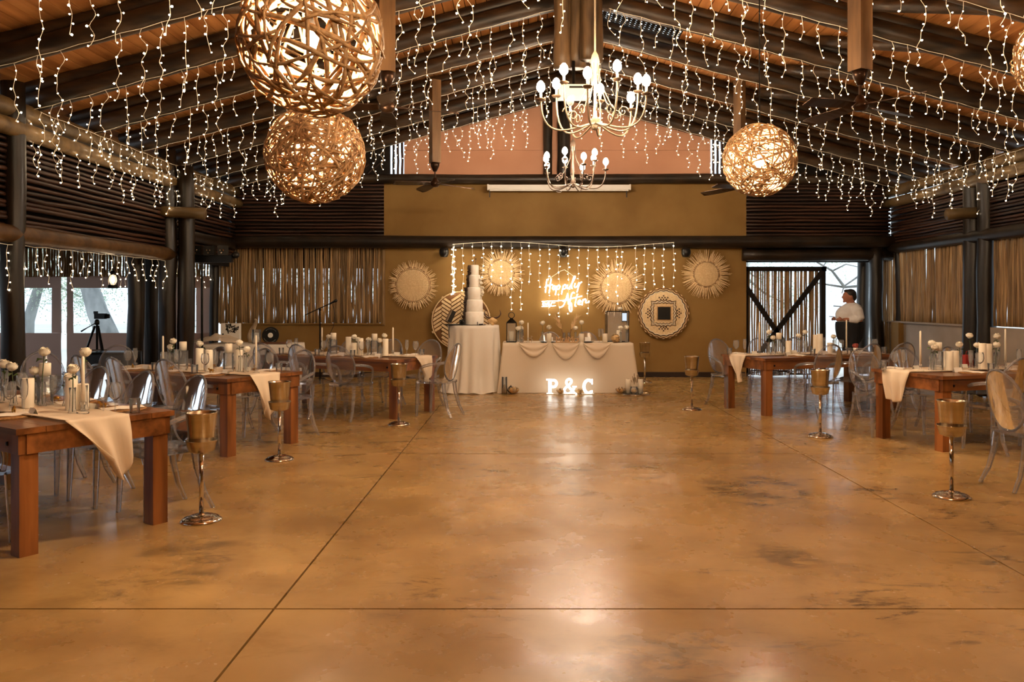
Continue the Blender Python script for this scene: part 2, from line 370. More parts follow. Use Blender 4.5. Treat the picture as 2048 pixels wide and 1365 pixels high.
# perforated vent sheet beside the ridge
vm = MB(); nx, ny = 20, 22
for i in range(nx + 1):
    x = .15 + 1.45 * i / nx; vm.beam((XC + x, 11.1, zb(XC) - SL * x + .47), (XC + x, 12.8, zb(XC) - SL * x + .47), .054, .004)
for j in range(ny + 1):
    y = 11.1 + 1.7 * j / ny; vm.beam((XC + .15, y, zb(XC) - SL * .15 + .47), (XC + 1.6, y, zb(XC) - SL * 1.6 + .47), .054, .004)
tag(put('vent_mesh', vm, M['back_d'], ceil), 'perforated sheet letting dots of daylight through', kind='stuff')
RY = [-4.9, -2.3, .3, 2.9, 5.5, 6.8, 8.1, 9.4, 10.7, 12.0, 13.3, 14.6, 15.75]
for n_, y in enumerate(RY):
    for side in (-1, 1):
        xe = XL - .3 if side < 0 else XR + .45
        rr = .115
        log('rafter', ceil, (xe, y, zb(xe) + rr), (XC, y, zb(XC) + rr), rr, M['rafter'], 10, .03)
        if 5 < y < 16: log('rafter', ceil, (xe, y + .07, zb(xe) + .30), (XC, y + .07, zb(XC) + .30), .085, M['rafter'], 10, .03)
log('ridge_beam', ceil, (XC, -6, zb(XC) + .3), (XC, 16, zb(XC) + .3), .12, M['rafter'], 20, .02)
# wind braces slanting between the rafters
for side in (-1, 1):
    for y0, y1 in ((8.3, 9.3), (9.6, 10.6), (10.9, 11.9), (12.2, 13.2)):
        xa, xb = XC + side * 4.6, XC + side * 3.1
        log('brace', ceil, (xa, y0, zb(xa) + .28), (xb, y1, zb(xb) + .3), .075, M['rafter'], 5, .01, 8)
# collar logs hanging from the ridge with the king post bundle
for dx, yy, r in ((-.13, 9.9, .105), (.05, 10.05, .12), (.19, 9.85, .10), (.3, 10.1, .09)):
    log('king_post', ceil, (XC + dx - .17, yy, 4.42 + dx * .3), (XC + dx - .17, yy, zb(XC) + .2), r, M['logk'], 8, .015)

# ---- back wall: plaster centre, half wall, gable
wb = struct('wall_back', MB().box((-2.79 + 4.43) / 2, YB + .1, 1.93, 7.22, .2, 3.86), M['plaster'])
put('half_wall', MB().box((-5.9 - 2.79) / 2, YB + .08, .525, 3.11, .16, 1.05), M['plaster'], wb)
put('half_wall_ledge', MB().box((-5.9 - 2.79) / 2, YB + .06, 1.06, 3.11, .22, .025), M['plaster'], wb)
gz0 = 3.86
put('gable_board', MB().add([(x, y, z) for y in (YB + .02, YB + .12) for x, z in ((-2.39, gz0), (3.72, gz0), (3.72, 4.52), (-2.39, 4.52))],
    [(0, 1, 2, 3), (7, 6, 5, 4), (0, 4, 5, 1), (1, 5, 6, 2), (2, 6, 7, 3), (3, 7, 4, 0)]), M['pink'], wb)
put('gable_board', MB().add([(x, y, z) for y in (YB + .025, YB + .12) for x, z in ((-2.39, 4.527), (3.72, 4.527), (3.72, zb(3.72) + .47), (XC, zb(XC) + .47), (-2.39, zb(-2.39) + .47))],
    [(0, 1, 2, 3, 4), (9, 8, 7, 6, 5), (0, 5, 6, 1), (1, 6, 7, 2), (2, 7, 8, 3), (3, 8, 9, 4), (4, 9, 5, 0)]), M['pink'], wb)
for x0, x1 in ((-6.3, -2.68), (3.98, 7.9)):      # dark gable ends beside the salmon boards
    put('gable_board', MB().add([(x, y, z) for y in (YB + .06, YB + .12) for x, z in ((x0, 3.7), (x1, 3.7), (x1, zb(x1) + .47), (x0, zb(x0) + .47))],
        [(0, 1, 2, 3), (7, 6, 5, 4), (0, 4, 5, 1), (1, 5, 6, 2), (2, 6, 7, 3), (3, 7, 4, 0)]), M['back_d'], wb)
    for k in range(11):
        xa = x0 + .3 + k * .3; h = min(zb(min(max(xa, x0), x1)), zb(min(max(xa + .5, x0), x1))) - .05
        if xa + .5 < x1: lath(wb, (xa, YB + .03, 3.9), (xa + .5, YB + .03, h), .035, True)
for xs_ in ((-2.66, -2.41), (3.74, 3.97)):       # slits of daylight with upright poles
    for k in range(3):
        x = xs_[0] + .05 + k * .085; lath(wb, (x, YB + .08, 3.8), (x, YB + .08, zb(x) + .42), .05, True)
log('gable_post', wb, (.47, YB - .12, 3.85), (.47, YB - .12, 5.45), .09, M['log'], 6, .01)
log('gable_post', wb, (.79, YB - .12, 3.85), (.79, YB - .12, 5.5), .13, M['log'], 6, .01)
log('wall_log', wb, (-6.0, YB - .12, 3.93), (7.5, YB - .12, 3.93), .10, M['logh'], 24, .02)
log('wall_log', wb, (-6.0, YB - .14, 2.685), (7.5, YB - .14, 2.685), .125, M['logh'], 24, .025)
log('wall_log', wb, (4.35, YB - .04, 2.43), (7.3, YB - .04, 2.43), .12, M['logh'], 8, .02)
put('skirting', MB().box(-1.5 + 4.9 - .7, YB - .008, .05, 3.4, .016, .1), M['skirt'], wb)
put('skirting', MB().box(-4.3, YB - .008, .05, 3.0, .016, .1), M['skirt'], wb)
for x0, x1 in ((-5.85, -2.79), (4.43, 7.3)):     # upper dark laths left and right of the plaster
    put('backing_board', MB().box((x0 + x1) / 2, YB + .1, 3.3, x1 - x0, .05, 1.2), M['back_d'], wb)
    for k in range(15):
        z = 2.83 + k * .071
        lath(wb, (x0, YB + .02, z + U(-.006, .006)), (x1, YB + .02, z + U(-.006, .006)), U(.048, .06), True)
x = -6.16
while x < -2.80:                                  # upright laths over the back left half wall
    lath(wb, (x, YB + .05 + U(-.02, .02), 1.06 + U(0, .02)), (x + U(-.02, .02), YB + .05 + U(-.02, .02), 2.62), U(.034, .05)); x += U(.029, .037)
put('backing_board', MB().box(-4.35, YB + .14, 2.42, 3.1, .03, .5), M['back_d'], wb)
put('wall_end', MB().box(-2.79, YB - .01, 1.78, .05, .05, 1.5), M['lath'], wb)

put('backing_board', MB().box(5.87, YB + .1, 2.5, 2.9, .05, .42), M['back_d'], wb)
for k in range(9):
    lath(wb, (7.06 + k * .042, YB + .06, 0.02), (7.06 + k * .042, YB + .06, 2.5), U(.038, .048))
# ---- left side: open bays between posts, lath panels above
wl = struct('wall_left', MB().box(XL - .14, 12.2, 2.8, .03, 8.0, 1.2), M['back_d'])
for y0, y1 in ((8.0, 9.0), (9.12, 12.9), (13.05, 15.95)):
    for k in range(15):
        z = 2.36 + k * .068
        lath(wl, (XL, y0, z + U(-.008, .008)), (XL, y1, z + U(-.008, .008)), U(.046, .06), True)
log('wall_log', wl, (XL + .05, 7.9, 2.245), (XL + .05, 13.0, 2.265), .105, M['logo'], 12, .025)
log('wall_log', wl, (XL + .02, 13.0, 2.62), (XL + .02, 16, 2.64), .1, M['logh'], 8, .02)
log('wall_log', wl, (XL + .06, 7.9, 3.43), (XL + .06, 16, 3.45), .10, M['logb'], 16, .02)
log('wall_log', wl, (XL + .0, 7.9, 3.66), (XL + .0, 16, 3.68), .11, M['logb'], 16, .02)
# ---- right side
wr = struct('wall_right', MB().box(XR + .12, 12.2, 3.05, .03, 8.0, .95), M['back_d'])
for y0, y1 in ((8.0, 12.55), (13.2, 15.95)):
    for k in range(15):
        z = 2.62 + k * .054
        lath(wr, (XR, y0, z + U(-.008, .008)), (XR, y1, z + U(-.008, .008)), U(.044, .052), True)
log('wall_log', wr, (XR - .03, 7.9, 2.55), (XR - .03, 16, 2.55), .10, M['logh'], 16, .02)
log('wall_log', wr, (XR - .06, 7.9, 3.43), (XR - .06, 16, 3.45), .10, M['logb'], 16, .02)
log('wall_log', wr, (XR - .0, 7.9, 3.66), (XR - .0, 16, 3.68), .11, M['logb'], 16, .02)
put('half_wall', MB().box(XR + .06, 14.6, .55, .16, 2.8, 1.1), M['plaster_lt'], wr)
put('half_wall', MB().box(XR + .06, 10.3, .55, .16, 4.7, 1.1), M['plaster_lt'], wr)
put('half_wall_ledge', MB().box(XR + .04, 14.6, 1.11, .24, 2.8, .03), M['plaster_lt'], wr)
put('half_wall_pier', MB().box(XR - .06, 15.55, .55, .12, .3, 1.1), M['plaster'], wr)
for y0, y1 in ((8.2, 12.5), (13.25, 15.9)):
    y = y0
    while y < y1:
        lath(wr, (XR + .04 + U(-.02, .02), y, 1.12), (XR + .04 + U(-.02, .02), y + U(-.03, .03), 2.55), U(.036, .054)); y += U(.031, .042)
for w_, x_ in ((wl, XL - .1), (wr, XR + .1)):     # near part of the side walls, out of the picture
    put('wall_panel', MB().box(x_, .9, 3.2, .1, 14.2, 1.4), M['back_d'], w_)
put('wall_panel', MB().box(XR + .1, 1.0, 1.1, .1, 14, 2.9), M['plaster'], wr)
wf = struct('wall_front', MB().box(XC, -6.1, 2.9, 22, .15, 5.9), M['plaster'])
# ---- veranda beyond the left posts
lt = struct('ceiling_veranda', MB().add([(XL - .1, -6.2, 3.5), (-11.5, -6.2, 2.75), (-11.5, 17, 2.75), (XL - .1, 17, 3.5)], [(0, 1, 2, 3)]), M['back_d'])
wv = struct('wall_veranda')
CY = 16.2
def canvas(x0, x1, z0, z1, amp=.02):
    def fn(u, v): return (x0 + (x1 - x0) * u, CY + amp * math.sin(u * 9 + v * 3) * .6 + amp * mnoise.noise(Vector((u * 4 + x0, v * 4, 1))), z0 + (z1 - z0) * v)
    return put('canvas', MB().grid(fn, max(3, int((x1 - x0) * 6)), max(2, int((z1 - z0) * 6))), M['canvas'], wv, True)
wins = []
for px0, px1, w0, w1 in ((-140, 123, -20, 103), (133, 420, 147, 264), (378, 424, 377, 392)):
    a, b = X_at(px0, CY), X_at(px1, CY); c, d = X_at(w0, CY), X_at(w1, CY)
    if px0 == 378: a = X_at(376, CY)
    zt, z1, z0 = 2.02, 1.78, .87
    canvas(a, b, 0, z0); canvas(a, b, z1, zt)
    if c > a: canvas(a, c, z0, z1)
    canvas(d, b, z0, z1) if px0 != 133 else canvas(d, X_at(376, CY), z0, z1)
    wins.append((c, d, z0, z1))
for n_, (c, d, z0, z1) in enumerate(wins):
    w = struct('window_%d' % (n_ + 1), MB().box((c + d) / 2, CY + .02, (z0 + z1) / 2, d - c, .004, z1 - z0), M['vinyl'])
x = -10.9
while x < XL - .1:
    lath(wv, (x, CY, 2.0), (x + U(-.01, .01), CY, 2.62), U(.036, .054)); x += U(.042, .06)
put('added_outer_canvas', MB().box(-11.2, 5, .45, .02, 22.4, .9).box(-11.2, 5, 2.25, .02, 22.4, 1.05), M['canvas'], wv)  # unseen outer side, added to cut the daylight entering the veranda
for k in range(9): put('added_canvas_upright', MB().box(-11.2, -5.5 + k * 2.7, 1.3, .03, .7, 1.0), M['canvas'], wv)  # unseen uprights, added to narrow the open band of daylight
log('wall_log', wv, (-11, CY, 2.7), (XL, CY, 2.7), .13, M['logh'], 10, .02)

# ---- door opening at the back right with a lath barn door
d1 = struct('door_1', MB().box(5.23, YB + .12, 2.16, 1.66, .07, .09).box(6.0, YB + .12, 1.1, .09, .07, 2.2).box(4.46, YB + .12, 1.1, .07, .07, 2.2).box(5.23, YB + .12, .08, 1.6, .07, .09)
           .beam((4.46, YB + .07, 1.78), (5.6, YB + .07, .1), .09, .05, (0, 1, 0)).beam((5.98, YB + .07, 2.12), (4.5, YB + .07, .2), .09, .05, (0, 1, 0)), M['back_d'])
x = 4.5
while x < 5.97:
    lath(d1, (x, YB + .16, .06), (x + U(-.015, .015), YB + .16, 2.14), U(.028, .042)); x += U(.036, .054)
# ---- posts
def post(label, x, y, z1, r, mat='log', z0=0):
    t = log('timber_post', None, (x, y, z0), (x, y, z1), r, M[mat], 10, .035, 14); tag(t, label, 'post', 'timber posts'); return t
post('dark timber post at the far left edge, nearest the camera', XL + .02, 9.02, 3.95, .12)
post('slim dark timber post leftmost of the cluster beside the video camera', -6.28, 13.0, 2.9, .13)
post('dark timber post second from the left in the cluster by the veranda', -6.42, 13.9, 2.9, .14)
post('tall dark timber post carrying the stub log on the left', XL, 12.97, 3.95, .135)
post('dark timber post rightmost of the left cluster, beside the party lights', -5.5, 13.05, 3.7, .13)
post('dark corner post where the veranda meets the back lath wall', -6.08, 15.75, 2.75, .085)
post('tall dark timber post on the right carrying the stub log', XR + .02, 13.1, 3.95, .15)
post('dark timber post right of the right side stub log post', XR + .0, 12.68, 3.95, .14)
post('dark post standing behind the person in the doorway', X_at(1726, 16.75), 16.75, 2.6, .12)
post('door post with a pale daylit edge beside the grey half wall', X_at(1752, 15.95), 15.95, 2.6, .13)
post('dark round post half hidden beside the slatted right wall corner', 7.35, 15.7, 2.6, .08)
for x0, x1, y, side in ((XL - .05, XL + .68, 12.78, 'left'), (XR + .1, XR - .5, 12.9, 'right')):
    tag(log('stub_log', None, (x0, y, 2.94), (x1, y, 2.9), .09, M['logb'], 4, .01), 'short thick stub log jutting from the %s posts' % side, 'log')
# ---- trees outside
def tree(label, base, h, lean, r, clusters, nleaf, seed):
    random.seed(seed); t = thing('tree', label, 'tree', base, group='trees outside')
    top = Vector((lean[0], lean[1], h)); path = [Vector((0, 0, -.1)), top * .3 + Vector((U(-.2, .2), 0, 0)), top * .6, top]
    put('trunk', MB().tube(path, [r, r * .85, r * .7, r * .4], 9), M['bark'], t, True)
    for c in clusters:
        c = Vector(c); st = path[2].lerp(path[3], U(0, .7)); mid = st.lerp(c, .5) + Vector((U(-.3, .3), U(-.2, .2), U(-.2, .3)))
        put('branch', MB().tube([st, mid, c], [r * .4, r * .25, r * .1], 6), M['bark'], t, True)
    lv = MB()
    for c in clusters:
        for k in range(nleaf * 4):
            p = Vector(c) + Vector((random.gauss(0, .55), random.gauss(0, .5), random.gauss(0, .38)))
            a = Vector((U(-1, 1), U(-1, 1), U(-1, 1))).normalized() * U(.02, .045); b = a.orthogonal().normalized() * U(.01, .022)
            lv.add([p - a, p + b, p + a, p - b], [(0, 1, 2, 3)])
    o = put('foliage', lv, M['leaf'], t); o['kind'] = 'stuff'
    return t
tree('large leaning tree seen through the window behind the tripod', (-11.9, 23.5, -.05), 4.2, (-1.9, .5), .34, [(-2.6, 0, 3.3), (-1.2, .5, 3.4), (.4, .3, 2.9), (-3.6, .6, 2.6), (1.6, 0, 2.4), (-.3, .8, 4.2)], 420, 3)
tree('pale bushy tree seen through the far left window', (-15.5, 25.0, -.05), 3.2, (.6, 0), .2, [(-.8, 0, 2.6), (.9, .3, 2.4), (0, .2, 3.3), (1.7, 0, 1.7), (-1.6, .2, 1.6)], 420, 4)
tree('bare branching tree outside the doorway behind the person', (11.6, 24.5, -.05), 4.4, (-.8, 0), .16, [(-1.6, 0, 3.0), (-2.6, -.3, 2.6), (-.6, .2, 4.4), (-3.0, 0, 3.4), (1.2, 0, 3.6)], 60, 5)
tree('young leafy tree outside beyond the lath door', (6.4, 24, -.05), 3.2, (.3, 0), .11, [(-.9, 0, 2.0), (.8, .2, 2.2), (0, 0, 3.0), (1.4, 0, 1.5)], 220, 6)
tree('shrubby tree outside behind the back left lath wall', (-6.2, 23, -.05), 3.0, (.3, 0), .12, [(-.9, 0, 2.2), (.8, .2, 2.0), (0, 0, 3.0), (1.9, 0, 1.8), (-2, 0, 1.6)], 260, 8)
tree('broad tree outside beyond the right slatted wall', (12.5, 16, -.05), 3.4, (.3, 0), .16, [(-.9, 0, 2.2), (.2, 1.2, 2.0), (0, 0, 3.0), (.3, -1.9, 1.8)], 260, 9)
t = thing('tree', 'pale leafless tree with crossing branches framed by the open doorway', 'tree', (8.9, 19.2, -.05), group='trees outside')
put('trunk', MB().tube([(0, 0, -.05), (-.1, 0, 1.2), (.1, 0, 3.2)], [.14, .12, .08], 9), M['bark'], t, True)
for pts, r_ in (([(-.05, 0, 1.7), (-.6, 0, 1.95), (-1.2, .1, 1.9), (-1.9, 0, 2.0)], .05), ([(-.1, 0, 2.2), (-.7, 0, 2.3), (-1.25, 0, 1.92), (-1.3, 0, 1.75)], .035), ([(-1.25, 0, 1.92), (-1.5, .1, 2.3), (-1.9, 0, 2.5)], .035), ([(-1.5, 0, 2.3), (-1.2, 0, 2.45), (-.9, 0, 2.38)], .02), ([(-.8, 0, 2.0), (-.9, .1, 1.7), (-1.1, 0, 1.5)], .018), ([(-.4, 0, 1.5), (-.9, 0, 1.4), (-1.5, 0, 1.45)], .025), ([(-.1, 0, 1.2), (-.7, .1, 1.1), (-1.6, 0, 1.2)], .02)):
    put('branch', MB().tube([Vector(p) for p in pts], [r_ * (1 - .22 * i) for i in range(len(pts))], 6), M['bark'], t, True)
random.seed(11)
# =====================================================================
# LIGHTS THAT HANG IN THE ROOM
# =====================================================================
STR = []
for s in range(16):
    Ln = [.26, .34, .42, .5, .58, .66, .74, .8][s % 8]; n = int(Ln / .075); path = [Vector((0, 0, 0))]; w = MB(); bl = MB()
    amp = U(.015, .045)
    for k in range(1, n + 1):
        path.append(Vector((amp * math.sin(k * U(.7, 1.4) + s) + .012 * mnoise.noise(Vector((k, s, 0))), U(-.015, .015), -Ln * k / n)))
    w.tube(smooth_path(path, 3), .0029, 4)
    for k in range(1, n + 1):
        a = U(0, 6.28); q = path[k] + Vector((math.cos(a) * .022, math.sin(a) * .012, U(-.012, .008)))
        w.tube([path[k], q], .002, 3, False); bl.ico(q, .0080 if k % 3 else .0108)
    STR.append((w.mesh('strand', M['wire'], True), bl.mesh('bulbs', M['fairy'])))
def icicle(label, p, q, gap=.2, rng=(0, 16), y_off=0, skip=0, group='icicle light strings under the roof'):
    p = Vector(p); q = Vector(q); d = q - p; n = int(d.length / gap)
    t = thing('icicle_lights', label, 'string lights', p, 0, group)
    path = [Vector((0, 0, 0)) + d * (k / n) + Vector((0, 0, -.012 * (k % 2))) for k in range(n + 1)]
    put('wire', MB().tube(path, .0032, 4), M['wire'], t)
    for k in range(n + 1):
        if R() < skip: continue
        i = random.randrange(*rng)
        a = U(-.4, .4) if R() < .6 else PI + U(-.4, .4)
        o = ob('strand', STR[i][0], t, path[k] + Vector((U(-.03, .03), 0, 0)), (U(-.04, .04), U(-.05, .05), a))
        b = ob('bulbs', STR[i][1], o); b['kind'] = 'stuff'
    return t
names = {6.8: 'nearest the camera', 8.1: 'second from the camera', 9.4: 'third from the camera', 10.7: 'fourth from the camera', 12.0: 'fifth from the camera', 13.3: 'sixth from the camera', 14.6: 'seventh from the camera', 15.75: 'nearest the back wall'}
for y in RY:
    if y not in names: continue
    yy = y - .12
    for side, w in ((-1, 'left'), (1, 'right')):
        xe = XL + .1 if side < 0 else XR - .1; xi = XC + side * .35
        lim = .66 * yy
        if side < 0: xe = max(xe, -lim)
        else: xe = min(xe, lim)
        # above the picture the strings are out of sight: keep to what can be seen
        zmax = HC + (VY + 40) * yy / F + .75
        if zb(xi) > zmax: xi = XC + side * (zb(XC) - zmax) / SL
        icicle('warm icicle light string along the %s rafter %s' % (w, names[y]), (xe, yy, zb(xe) - .02), (xi, yy, zb(xi) - .02), .215, skip=.08)
icicle('icicle light string bunched along the left eave log', (XL + .16, 9.3, 3.7), (XL + .16, 14.5, 3.7), .25)
icicle('icicle light string bunched along the right eave log', (XR - .16, 9.3, 3.7), (XR - .16, 14.5, 3.7), .25)
icicle('short icicle light string under the brown log by the canvas windows', (XL + .08, 8.6, 2.14), (XL + .08, 12.7, 2.16), .24, (0, 4), group=None)
icicle('small icicle light string above the narrow canvas window behind the posts', (-6.7, 15.6, 2.3), (-6.1, 15.6, 2.2), .14, (0, 3), group=None)

# ---- woven vine globes
def twig_arc(seed, span, rad, tr, n=9):
    random.seed(seed); off = U(-.45, .45) * rad; rc = math.sqrt(rad * rad - off * off); ph = U(0, 9)
    pts = []
    for i in range(n):
        a = span * i / (n - 1); k = 1 + .035 * math.sin(a * 3 + ph)
        pts.append(Vector((rc * math.cos(a) * k, rc * math.sin(a) * k, off + rad * .04 * math.sin(a * 4 + ph * 2))))
    rr = [tr * (1 - .45 * abs(2 * i / (n - 1) - 1) ** 2) * (1 + .2 * math.sin(i * 2.2 + ph)) for i in range(n)]
    return pts, rr
def rand_rot():
    return Matrix.Rotation(U(0, 6.28), 4, 'Z') @ Matrix.Rotation(math.acos(U(-1, 1)), 4, 'X') @ Matrix.Rotation(U(0, 6.28), 4, 'Z')
def globe(label, c, rad, n, tr, single, seed):
    t = thing('woven_globe_pendant', label, 'pendant lamp', c, 0, 'woven vine globe pendants')
    meshes = []
    for s in range(14):
        pts, rr = twig_arc(seed * 50 + s, U(.9, 2.6), rad * (1 - .03 * (s % 3)), tr * (.7 + .08 * (s % 6)), 10); meshes.append((pts, rr))
    random.seed(seed * 13 + 1)
    if single:
        mm = [MB().tube(p, r_, 6).mesh('twig', M['twig'], True) for p, r_ in meshes]
        for k in range(n):
            o = ob('twig', mm[k % 14], t); o.rotation_mode = 'QUATERNION'; o.rotation_quaternion = rand_rot().to_quaternion()
    else:
        mb = MB()
        for k in range(n):
            p, r_ = meshes[k % 14]; rt = rand_rot(); mb.tube([rt @ q for q in p], r_, 5)
        o = put('woven_shell', mb, M['twig'], t, True); o['kind'] = 'stuff'
    put('bulb', MB().lathe([(.001, -.09), (.035, -.075), (.054, -.03), (.047, .015), (.025, .05), (.018, .07), (.001, .072)], 14), M['pend'], t, True, loc=(0, 0, 0))
    put('socket', MB().lathe([(.001, .07), (.024, .07), (.024, .15), (.008, .17), (.001, .17)], 12), M['black'], t, True)
    put('cord', MB().tube([(0, 0, .16), (0, 0, zb(c[0]) + .1 - c[2])], .008, 6), M['black'], t)
    ld = D.lights.new('pendant_light', 'POINT'); ld.energy = PEND_W; ld.color = (1.0, .74, .47); ld.shadow_soft_size = .075
    l = D.objects.new('pendant_light', ld); l.location = (0, 0, -.02); link(l, t)
    random.seed(seed + 900)
globe('largest woven vine globe lamp, cut by the top of the picture', (X_at(625, 4.75), 4.75, HC + (VY - 84) * 4.75 / F), .415, 150, .016, True, 1)
globe('woven vine globe lamp hanging just below the largest globe', (X_at(630, 6.88), 6.88, HC + (VY - 309) * 6.88 / F), .41, 320, .0115, False, 2)
globe('woven vine globe lamp hanging on the right before the back wall', (X_at(1519, 9.24), 9.24, HC + (VY - 321) * 9.24 / F), .405, 310, .0115, False, 3)
globe('woven vine globe lamp mostly out of sight at the right edge', (X_at(2142, 6.6), 6.6, HC + (VY - 110) * 6.6 / F), .415, 250, .010, False, 4)

# ---- chandeliers with scroll arms
def chandelier(label, c, rad, mat, matd, em, dark_bulb, seed, n=10):
    random.seed(seed); t = thing('chandelier', label, 'chandelier', c, U(0, .6), 'iron chandeliers')
    put('column', MB().lathe([(.001, -.36), (.03, -.345), (.034, -.32), (.02, -.30), (.045, -.27), (.02, -.22), (.014, -.1), (.014, .2), (.03, .24), (.045, .3), (.03, .36), (.008, .4), (.001, .41)], 14), mat, t, True)
    put('chain', MB().tube([(0, 0, .4), (0, 0, zb(c[0]) - c[2] + .1)], .009, 6), mat, t)
    for k in range(6):
        a = 2 * PI * k / 6; put('stay', MB().tube([(.03 * math.cos(a), .03 * math.sin(a), .33), (.05 * math.cos(a), .05 * math.sin(a), .1), (.16 * math.cos(a), .16 * math.sin(a), -.12), (.2 * math.cos(a), .2 * math.sin(a), -.16)], .006, 5), mat, t, True)
    for k in range(n):
        a = 2 * PI * k / n; rr = rad * (1 if k % 2 else .8); zt = -.02 if k % 2 else .08
        pts = []
        for i in range(13):
            u = i / 12
            x = rr * (1 - math.cos(u * PI * .62)) / (1 - math.cos(PI * .62)) if False else rr * math.sin(u * PI / 2) ** .9
            z = -.28 - .09 * math.sin(u * PI) * 1.1 + (zt - .06 + .28) * u ** 3.2
            pts.append((x * math.cos(a), x * math.sin(a), z))
        arm = put('arm', MB().tube(pts, .009, 6), mat, t, True)
        q = Vector((rr * math.cos(a), rr * math.sin(a), zt - .06))
        put('drip_tray', MB().lathe([(.001, -.012), (.03, -.01), (.045, .004), (.047, .01), (.001, .006)], 12, q), matd, arm, True)
        put('candle_tube', MB().lathe([(.011, 0), (.011, .075), (.001, .076)], 8, q), M['white'], arm, True)
        sc = []
        for i in range(15):
            u = i / 14 * 4.4 * PI / 2; r_ = .055 * (1 - .7 * i / 14); sc.append(((rr * .52 + r_ * math.cos(u)) * math.cos(a + .18), (rr * .52 + r_ * math.cos(u)) * math.sin(a + .18), -.2 + r_ * math.sin(u)))
        put('scroll', MB().tube(sc, .005, 4), mat, arm, True)
        put('bulb', MB().lathe([(.001, .07), (.022, .078), (.038, .1), (.041, .125), (.034, .155), (.016, .178), (.001, .185)], 10, q), M['glass'] if k in dark_bulb else em, arm, True)
    random.seed(seed + 5)
chandelier('larger pale iron chandelier nearest the camera', (X_at(1190, 7.65), 7.65, HC + (VY - 186) * 7.65 / F), .52, M['iron'], M['iron_d'], M['chan'], (3,), 21)
chandelier('smaller looking bronze chandelier before the projection screen', (X_at(1146, 12.3), 12.3, HC + (VY - 330) * 12.3 / F), .50, M['iron_d'], M['iron_d'], M['chan2'], (), 22)
chandelier('iron chandelier above and behind the viewpoint', (.72, 2.4, 3.55), .52, M['iron'], M['iron_d'], M['chan'], (), 23)

# ---- ceiling fans on square wooden drop posts
def fan(label, x, y, pw, zhub, a0):
    t = thing('ceiling_fan', label, 'fan', (x, y, zhub), a0, 'ceiling fans')
    zc = .34
    put('drop_post', MB().box(0, 0, (zc + zb(x) + .2 - zhub) / 2 + 0, pw, pw, zb(x) + .2 - zhub - zc), M['post_w'], t)
    put('collar', MB().lathe([(.001, zc), (.075, zc), (.07, zc - .05), (.03, zc - .14), (.001, zc - .14)], 14), M['blade'], t, True)
    put('rod', MB().tube([(0, 0, .04), (0, 0, zc - .1)], .013, 8), M['blade'], t)
    put('motor', MB().lathe([(.001, -.05), (.05, -.048), (.075, -.02), (.08, .02), (.055, .05), (.03, .10), (.001, .11)], 18), M['blade'], t, True)
    for k in range(4):
        a = k * PI / 2; ca, sa = math.cos(a), math.sin(a); vs = []
        for i in range(8):
            u = i / 7; r_ = .09 + .6 * u; w = .035 + .05 * math.sin(min(1, u * 1.5) * PI / 2) - (.03 if i == 7 else 0)
            for wv_, dz in ((-w, -.02), (w, .018)):
                for th in (0, .006): vs.append((ca * r_ - sa * wv_, sa * r_ + ca * wv_, dz - .035 * u + th))
        fs = []
        for i in range(7):
            b = i * 4; c_ = b + 4
            fs += [(b, b + 2, c_ + 2, c_), (b + 1, c_ + 1, c_ + 3, b + 3), (b, c_, c_ + 1, b + 1), (b + 2, b + 3, c_ + 3, c_ + 2)]
        fs += [(0, 1, 3, 2), (28, 30, 31, 29)]
        put('blade', MB().add(vs, fs), M['blade'], t)
fan('dark ceiling fan right beside the two stacked globe lamps', X_at(775, 7.8), 7.8, .15, HC + 389 * 7.8 / F, .15)
fan('dark ceiling fan hanging before the salmon gable', X_at(870, 13), 13, .15, HC + 236 * 13 / F, .5)
fan('dark ceiling fan on the right under the rafters', X_at(1720, 7.8), 7.8, .16, HC + 392 * 7.8 / F, .45)
fan('ceiling fan mostly hidden behind the right globe lamp', X_at(1479, 12.6), 12.6, .135, HC + 228 * 12.6 / F, .75)

# ---- projector and screen
t = thing('projector', 'white projector hanging under the central post bundle', 'projector', (X_at(1147, 9.9), 9.9, 4.02))
put('body', MB().box(0, 0, .06, .38, .3, .13), M['white'], t); put('vent_panel', MB().box(.05, -.152, .09, .22, .004, .025), M['black'], t)
put('lens', MB().lathe([(.001, 0), (.04, 0), (.04, .05), (.001, .05)], 14), M['black'], t, True, loc=(-.1, .2, .06), rot=(PI / 2, 0, 0)); put('bracket', MB().tube([(0, 0, .12), (0, 0, .45)], .02, 8), M['blackm'], t)
t = thing('projection_screen', 'rolled white projection screen casing mounted high on the back wall', 'projector screen', (X_at(1118, 15.75), 15.75, 0))
zc = HC + (VY - 375) * 15.75 / F
put('casing', MB().box(0, 0, zc, 2.8, .1, .09), M['white'], t); put('bottom_bar', MB().box(0, .0, zc - .055, 2.72, .035, .03), M['white'], t)
for sx in (-1.39, 1.39): put('end_cap', MB().box(sx, 0, zc, .03, .11, .11), M['white'], t)
for sx in (-1.36, 1.33): put('hook', MB().box(sx, .02, zc - .13, .02, .02, .13), M['black'], t)
put('pull_loop', MB().tube([(.0 + .05 * math.cos(a), -.02, zc - .08 + .02 * math.sin(a)) for a in [k * PI / 5 for k in range(10)]], .005, 5, closed=True), M['white'], t, True)

